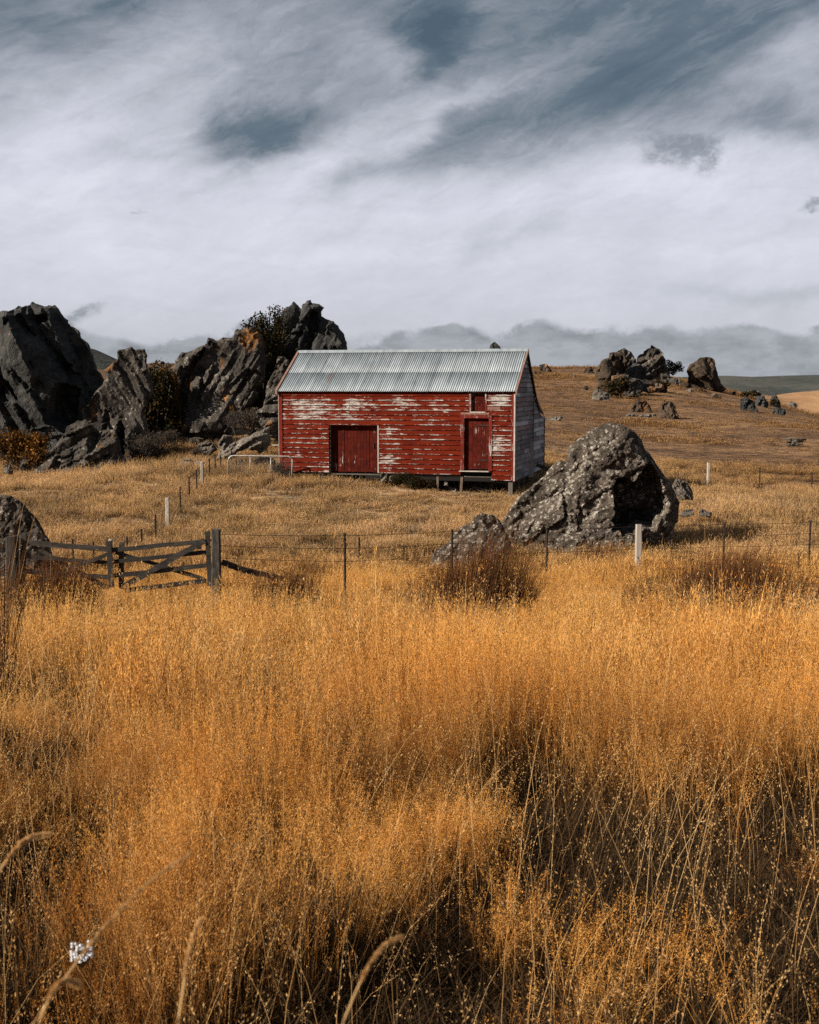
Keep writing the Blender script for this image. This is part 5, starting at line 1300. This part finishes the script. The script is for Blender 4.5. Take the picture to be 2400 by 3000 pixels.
# rushes: each clump a thing
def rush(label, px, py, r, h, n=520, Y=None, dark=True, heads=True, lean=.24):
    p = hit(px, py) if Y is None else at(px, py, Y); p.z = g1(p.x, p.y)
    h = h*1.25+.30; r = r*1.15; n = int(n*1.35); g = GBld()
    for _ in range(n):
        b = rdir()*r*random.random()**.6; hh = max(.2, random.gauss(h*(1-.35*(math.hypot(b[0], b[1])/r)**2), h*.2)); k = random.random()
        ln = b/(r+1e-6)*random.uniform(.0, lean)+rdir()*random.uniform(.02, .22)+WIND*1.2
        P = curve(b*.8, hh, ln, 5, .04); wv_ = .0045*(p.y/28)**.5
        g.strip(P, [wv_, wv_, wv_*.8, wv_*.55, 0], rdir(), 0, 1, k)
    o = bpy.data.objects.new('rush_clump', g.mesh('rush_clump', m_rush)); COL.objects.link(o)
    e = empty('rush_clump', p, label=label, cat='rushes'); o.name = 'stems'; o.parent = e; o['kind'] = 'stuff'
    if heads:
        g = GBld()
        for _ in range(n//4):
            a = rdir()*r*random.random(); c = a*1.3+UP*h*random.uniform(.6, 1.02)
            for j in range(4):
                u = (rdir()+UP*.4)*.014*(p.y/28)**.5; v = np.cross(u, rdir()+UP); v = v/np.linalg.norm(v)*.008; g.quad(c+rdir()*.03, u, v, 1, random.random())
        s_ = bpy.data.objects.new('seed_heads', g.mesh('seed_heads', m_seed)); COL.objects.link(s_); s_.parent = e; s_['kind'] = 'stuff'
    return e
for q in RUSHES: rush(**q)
# seeded dock-like weeds
def weed(label, px, py, Y, h, n=5):
    p = at(px, py, Y); p.z = g1(p.x, p.y); h = h*1.25+.15; e = empty('seeded_weed', p, label=label, cat='weed'); g = GBld(); br = []
    for _ in range(n):
        a = rdir()*.22*h*random.random(); T_ = a+UP*h*random.uniform(.7, 1); br.append([Vector((0, 0, -.05)), Vector(a*.4+UP*h*.5), Vector(T_)])
        for j in range(26):
            c = a*.4+UP*h*.45+(T_-a*.4-UP*h*.45)*random.random()+rdir()*.025; u = (rdir()+UP*.5)*.013; v = np.cross(u, rdir()+UP); v = v/np.linalg.norm(v)*.009; g.quad(c, u, v, 1, random.random())
    o = bpy.data.objects.new('seeds', g.mesh('seeds', m_seed)); COL.objects.link(o); o.parent = e; o['kind'] = 'stuff'
    tube_mesh(br, .004, 4, 'stem', m_seed, e)
weed('dark seeded weed just right of the wooden gate', 672, 1720, 26.4, .85)
weed('dark seeded weed in front of the right gate leaf', 455, 1725, 26.0, .75)
weed('second dark seeded weed in front of the right gate leaf', 505, 1725, 26.1, .7)
weed('brown seeded weed by the far right fence rod', 2338, 1690, 31.0, .85)
weed('dark seeded weed above the left rush clump', 215, 1790, 22.5, .8)
weed('tall dark seeded weed at the extreme left edge', 14, 2060, 9.8, 1.0, 3)
# yarrow and a yellow flower
m, nt, out = mat('white_petals'); finish(nt, out, mixc(nt, noise(nt, opos(nt), 90, 3, .6), (.62,.60,.62), (.82,.80,.82)), .7); m_petal = m
m, nt, out = mat('yellow_petals'); finish(nt, out, mixc(nt, noise(nt, opos(nt), 90, 3, .6), (.75,.42,.02), (.85,.55,.04)), .7); m_yel = m
def flower(name, label, px, py, Y, r, n, s_, mtl, cat='flower'):
    c = at(px, py, Y); gz = g1(c.x, c.y); e = empty(name, (c.x, c.y, gz), label=label, cat=cat); H = c.z-gz; V, Fc = [], []; br = [[Vector((0, 0, 0)), Vector((.01, 0, H*.8)), Vector((0, 0, H-.02))]]
    for i in range(n):
        a = rdir()*r*math.sqrt(random.random()); ctr = np.array([a[0]*1.3, a[1], H+.012*random.uniform(-1, 1)+a[1]*.3]); b0 = len(V)
        br.append([Vector((0, 0, H*.965)), Vector(ctr-np.array([0, 0, .004]))])
        nrm = np.array([random.uniform(-.4, .4), random.uniform(-1, -.2), .9]); nrm /= np.linalg.norm(nrm); u = np.cross(nrm, [1, 0, 0]); u /= np.linalg.norm(u); v = np.cross(nrm, u)
        V.append(ctr+nrm*.002)
        for k in range(10):
            rr = s_*(1 if k % 2 else .7); t_ = 6.283*k/10; V.append(ctr+u*rr*math.cos(t_)+v*rr*math.sin(t_))
        Fc += [(b0, b0+1+k, b0+1+(k+1) % 10) for k in range(10)]
    mesh_obj('petals', V, Fc, mtl, e)['kind'] = 'stuff'; tube_mesh(br, .0006, 4, 'stem', m_field, e)
flower('yarrow', 'white yarrow flower head low in the foreground grass', 240, 2790, 2.05, .0155, 50, .0036, m_petal)
flower('yellow_flower', 'tiny yellow flower in the grass left of centre', 573, 2117, 6.5, .008, 3, .010, m_yel)
# near pale seed spikes close to the lens
def spike(label, px0, py0, px1, py1, Y0, Y1, r):
    a = at(px0, py0, Y0); b = at(px1, py1, Y1); o0 = Vector((a.x, a.y, g1(a.x, a.y))); e = empty('grass_spike', o0, label=label, cat='grass stalk')
    n = 16; P = []
    for i in range(n+1):
        t_ = i/n; P.append(a.lerp(b, t_)+Vector((0, 0, .02*math.sin(t_*3.14)))-o0)
    tube_mesh([[Vector((0, 0, 0))]+P[:8]], r*.35, 5, 'stem', m_pale, e)
    g = GBld()
    for j in range(420):
        t_ = .28+.72*random.random(); q = a.lerp(b, t_)+Vector((0, 0, .02*math.sin(t_*3.14)))-o0; c = np.array(q)+rdir()*r*random.random()+UP*r*random.uniform(-.8, .8)
        d = np.array(b-a); d = d/np.linalg.norm(d); u = (d+rdir()*.4)*r*1.1; v = np.cross(u, rdir()); v = v/np.linalg.norm(v)*r*.3; g.quad(c, u, v, 1, random.random())
    o = bpy.data.objects.new('seeds', g.mesh('seeds', m_pale)); COL.objects.link(o); o.parent = e; o['kind'] = 'stuff'
spike('long blurred pale seed spike rising from the lower left corner', 90, 3010, 560, 2500, .95, 1.25, .0027)
spike('short blurred pale spike low beside the long left one', 110, 3010, 235, 2890, .95, 1.0, .0024)
spike('blurred seed spike leaning in from the left edge', -40, 2620, 150, 2445, 1.15, 1.35, .0032)
spike('upright blurred brown spike near bottom, left of centre', 520, 3010, 592, 2690, .95, 1.15, .0027)
spike('blurred pale spike curving up at the bottom centre', 1000, 3010, 1180, 2745, .95, 1.15, .0027)
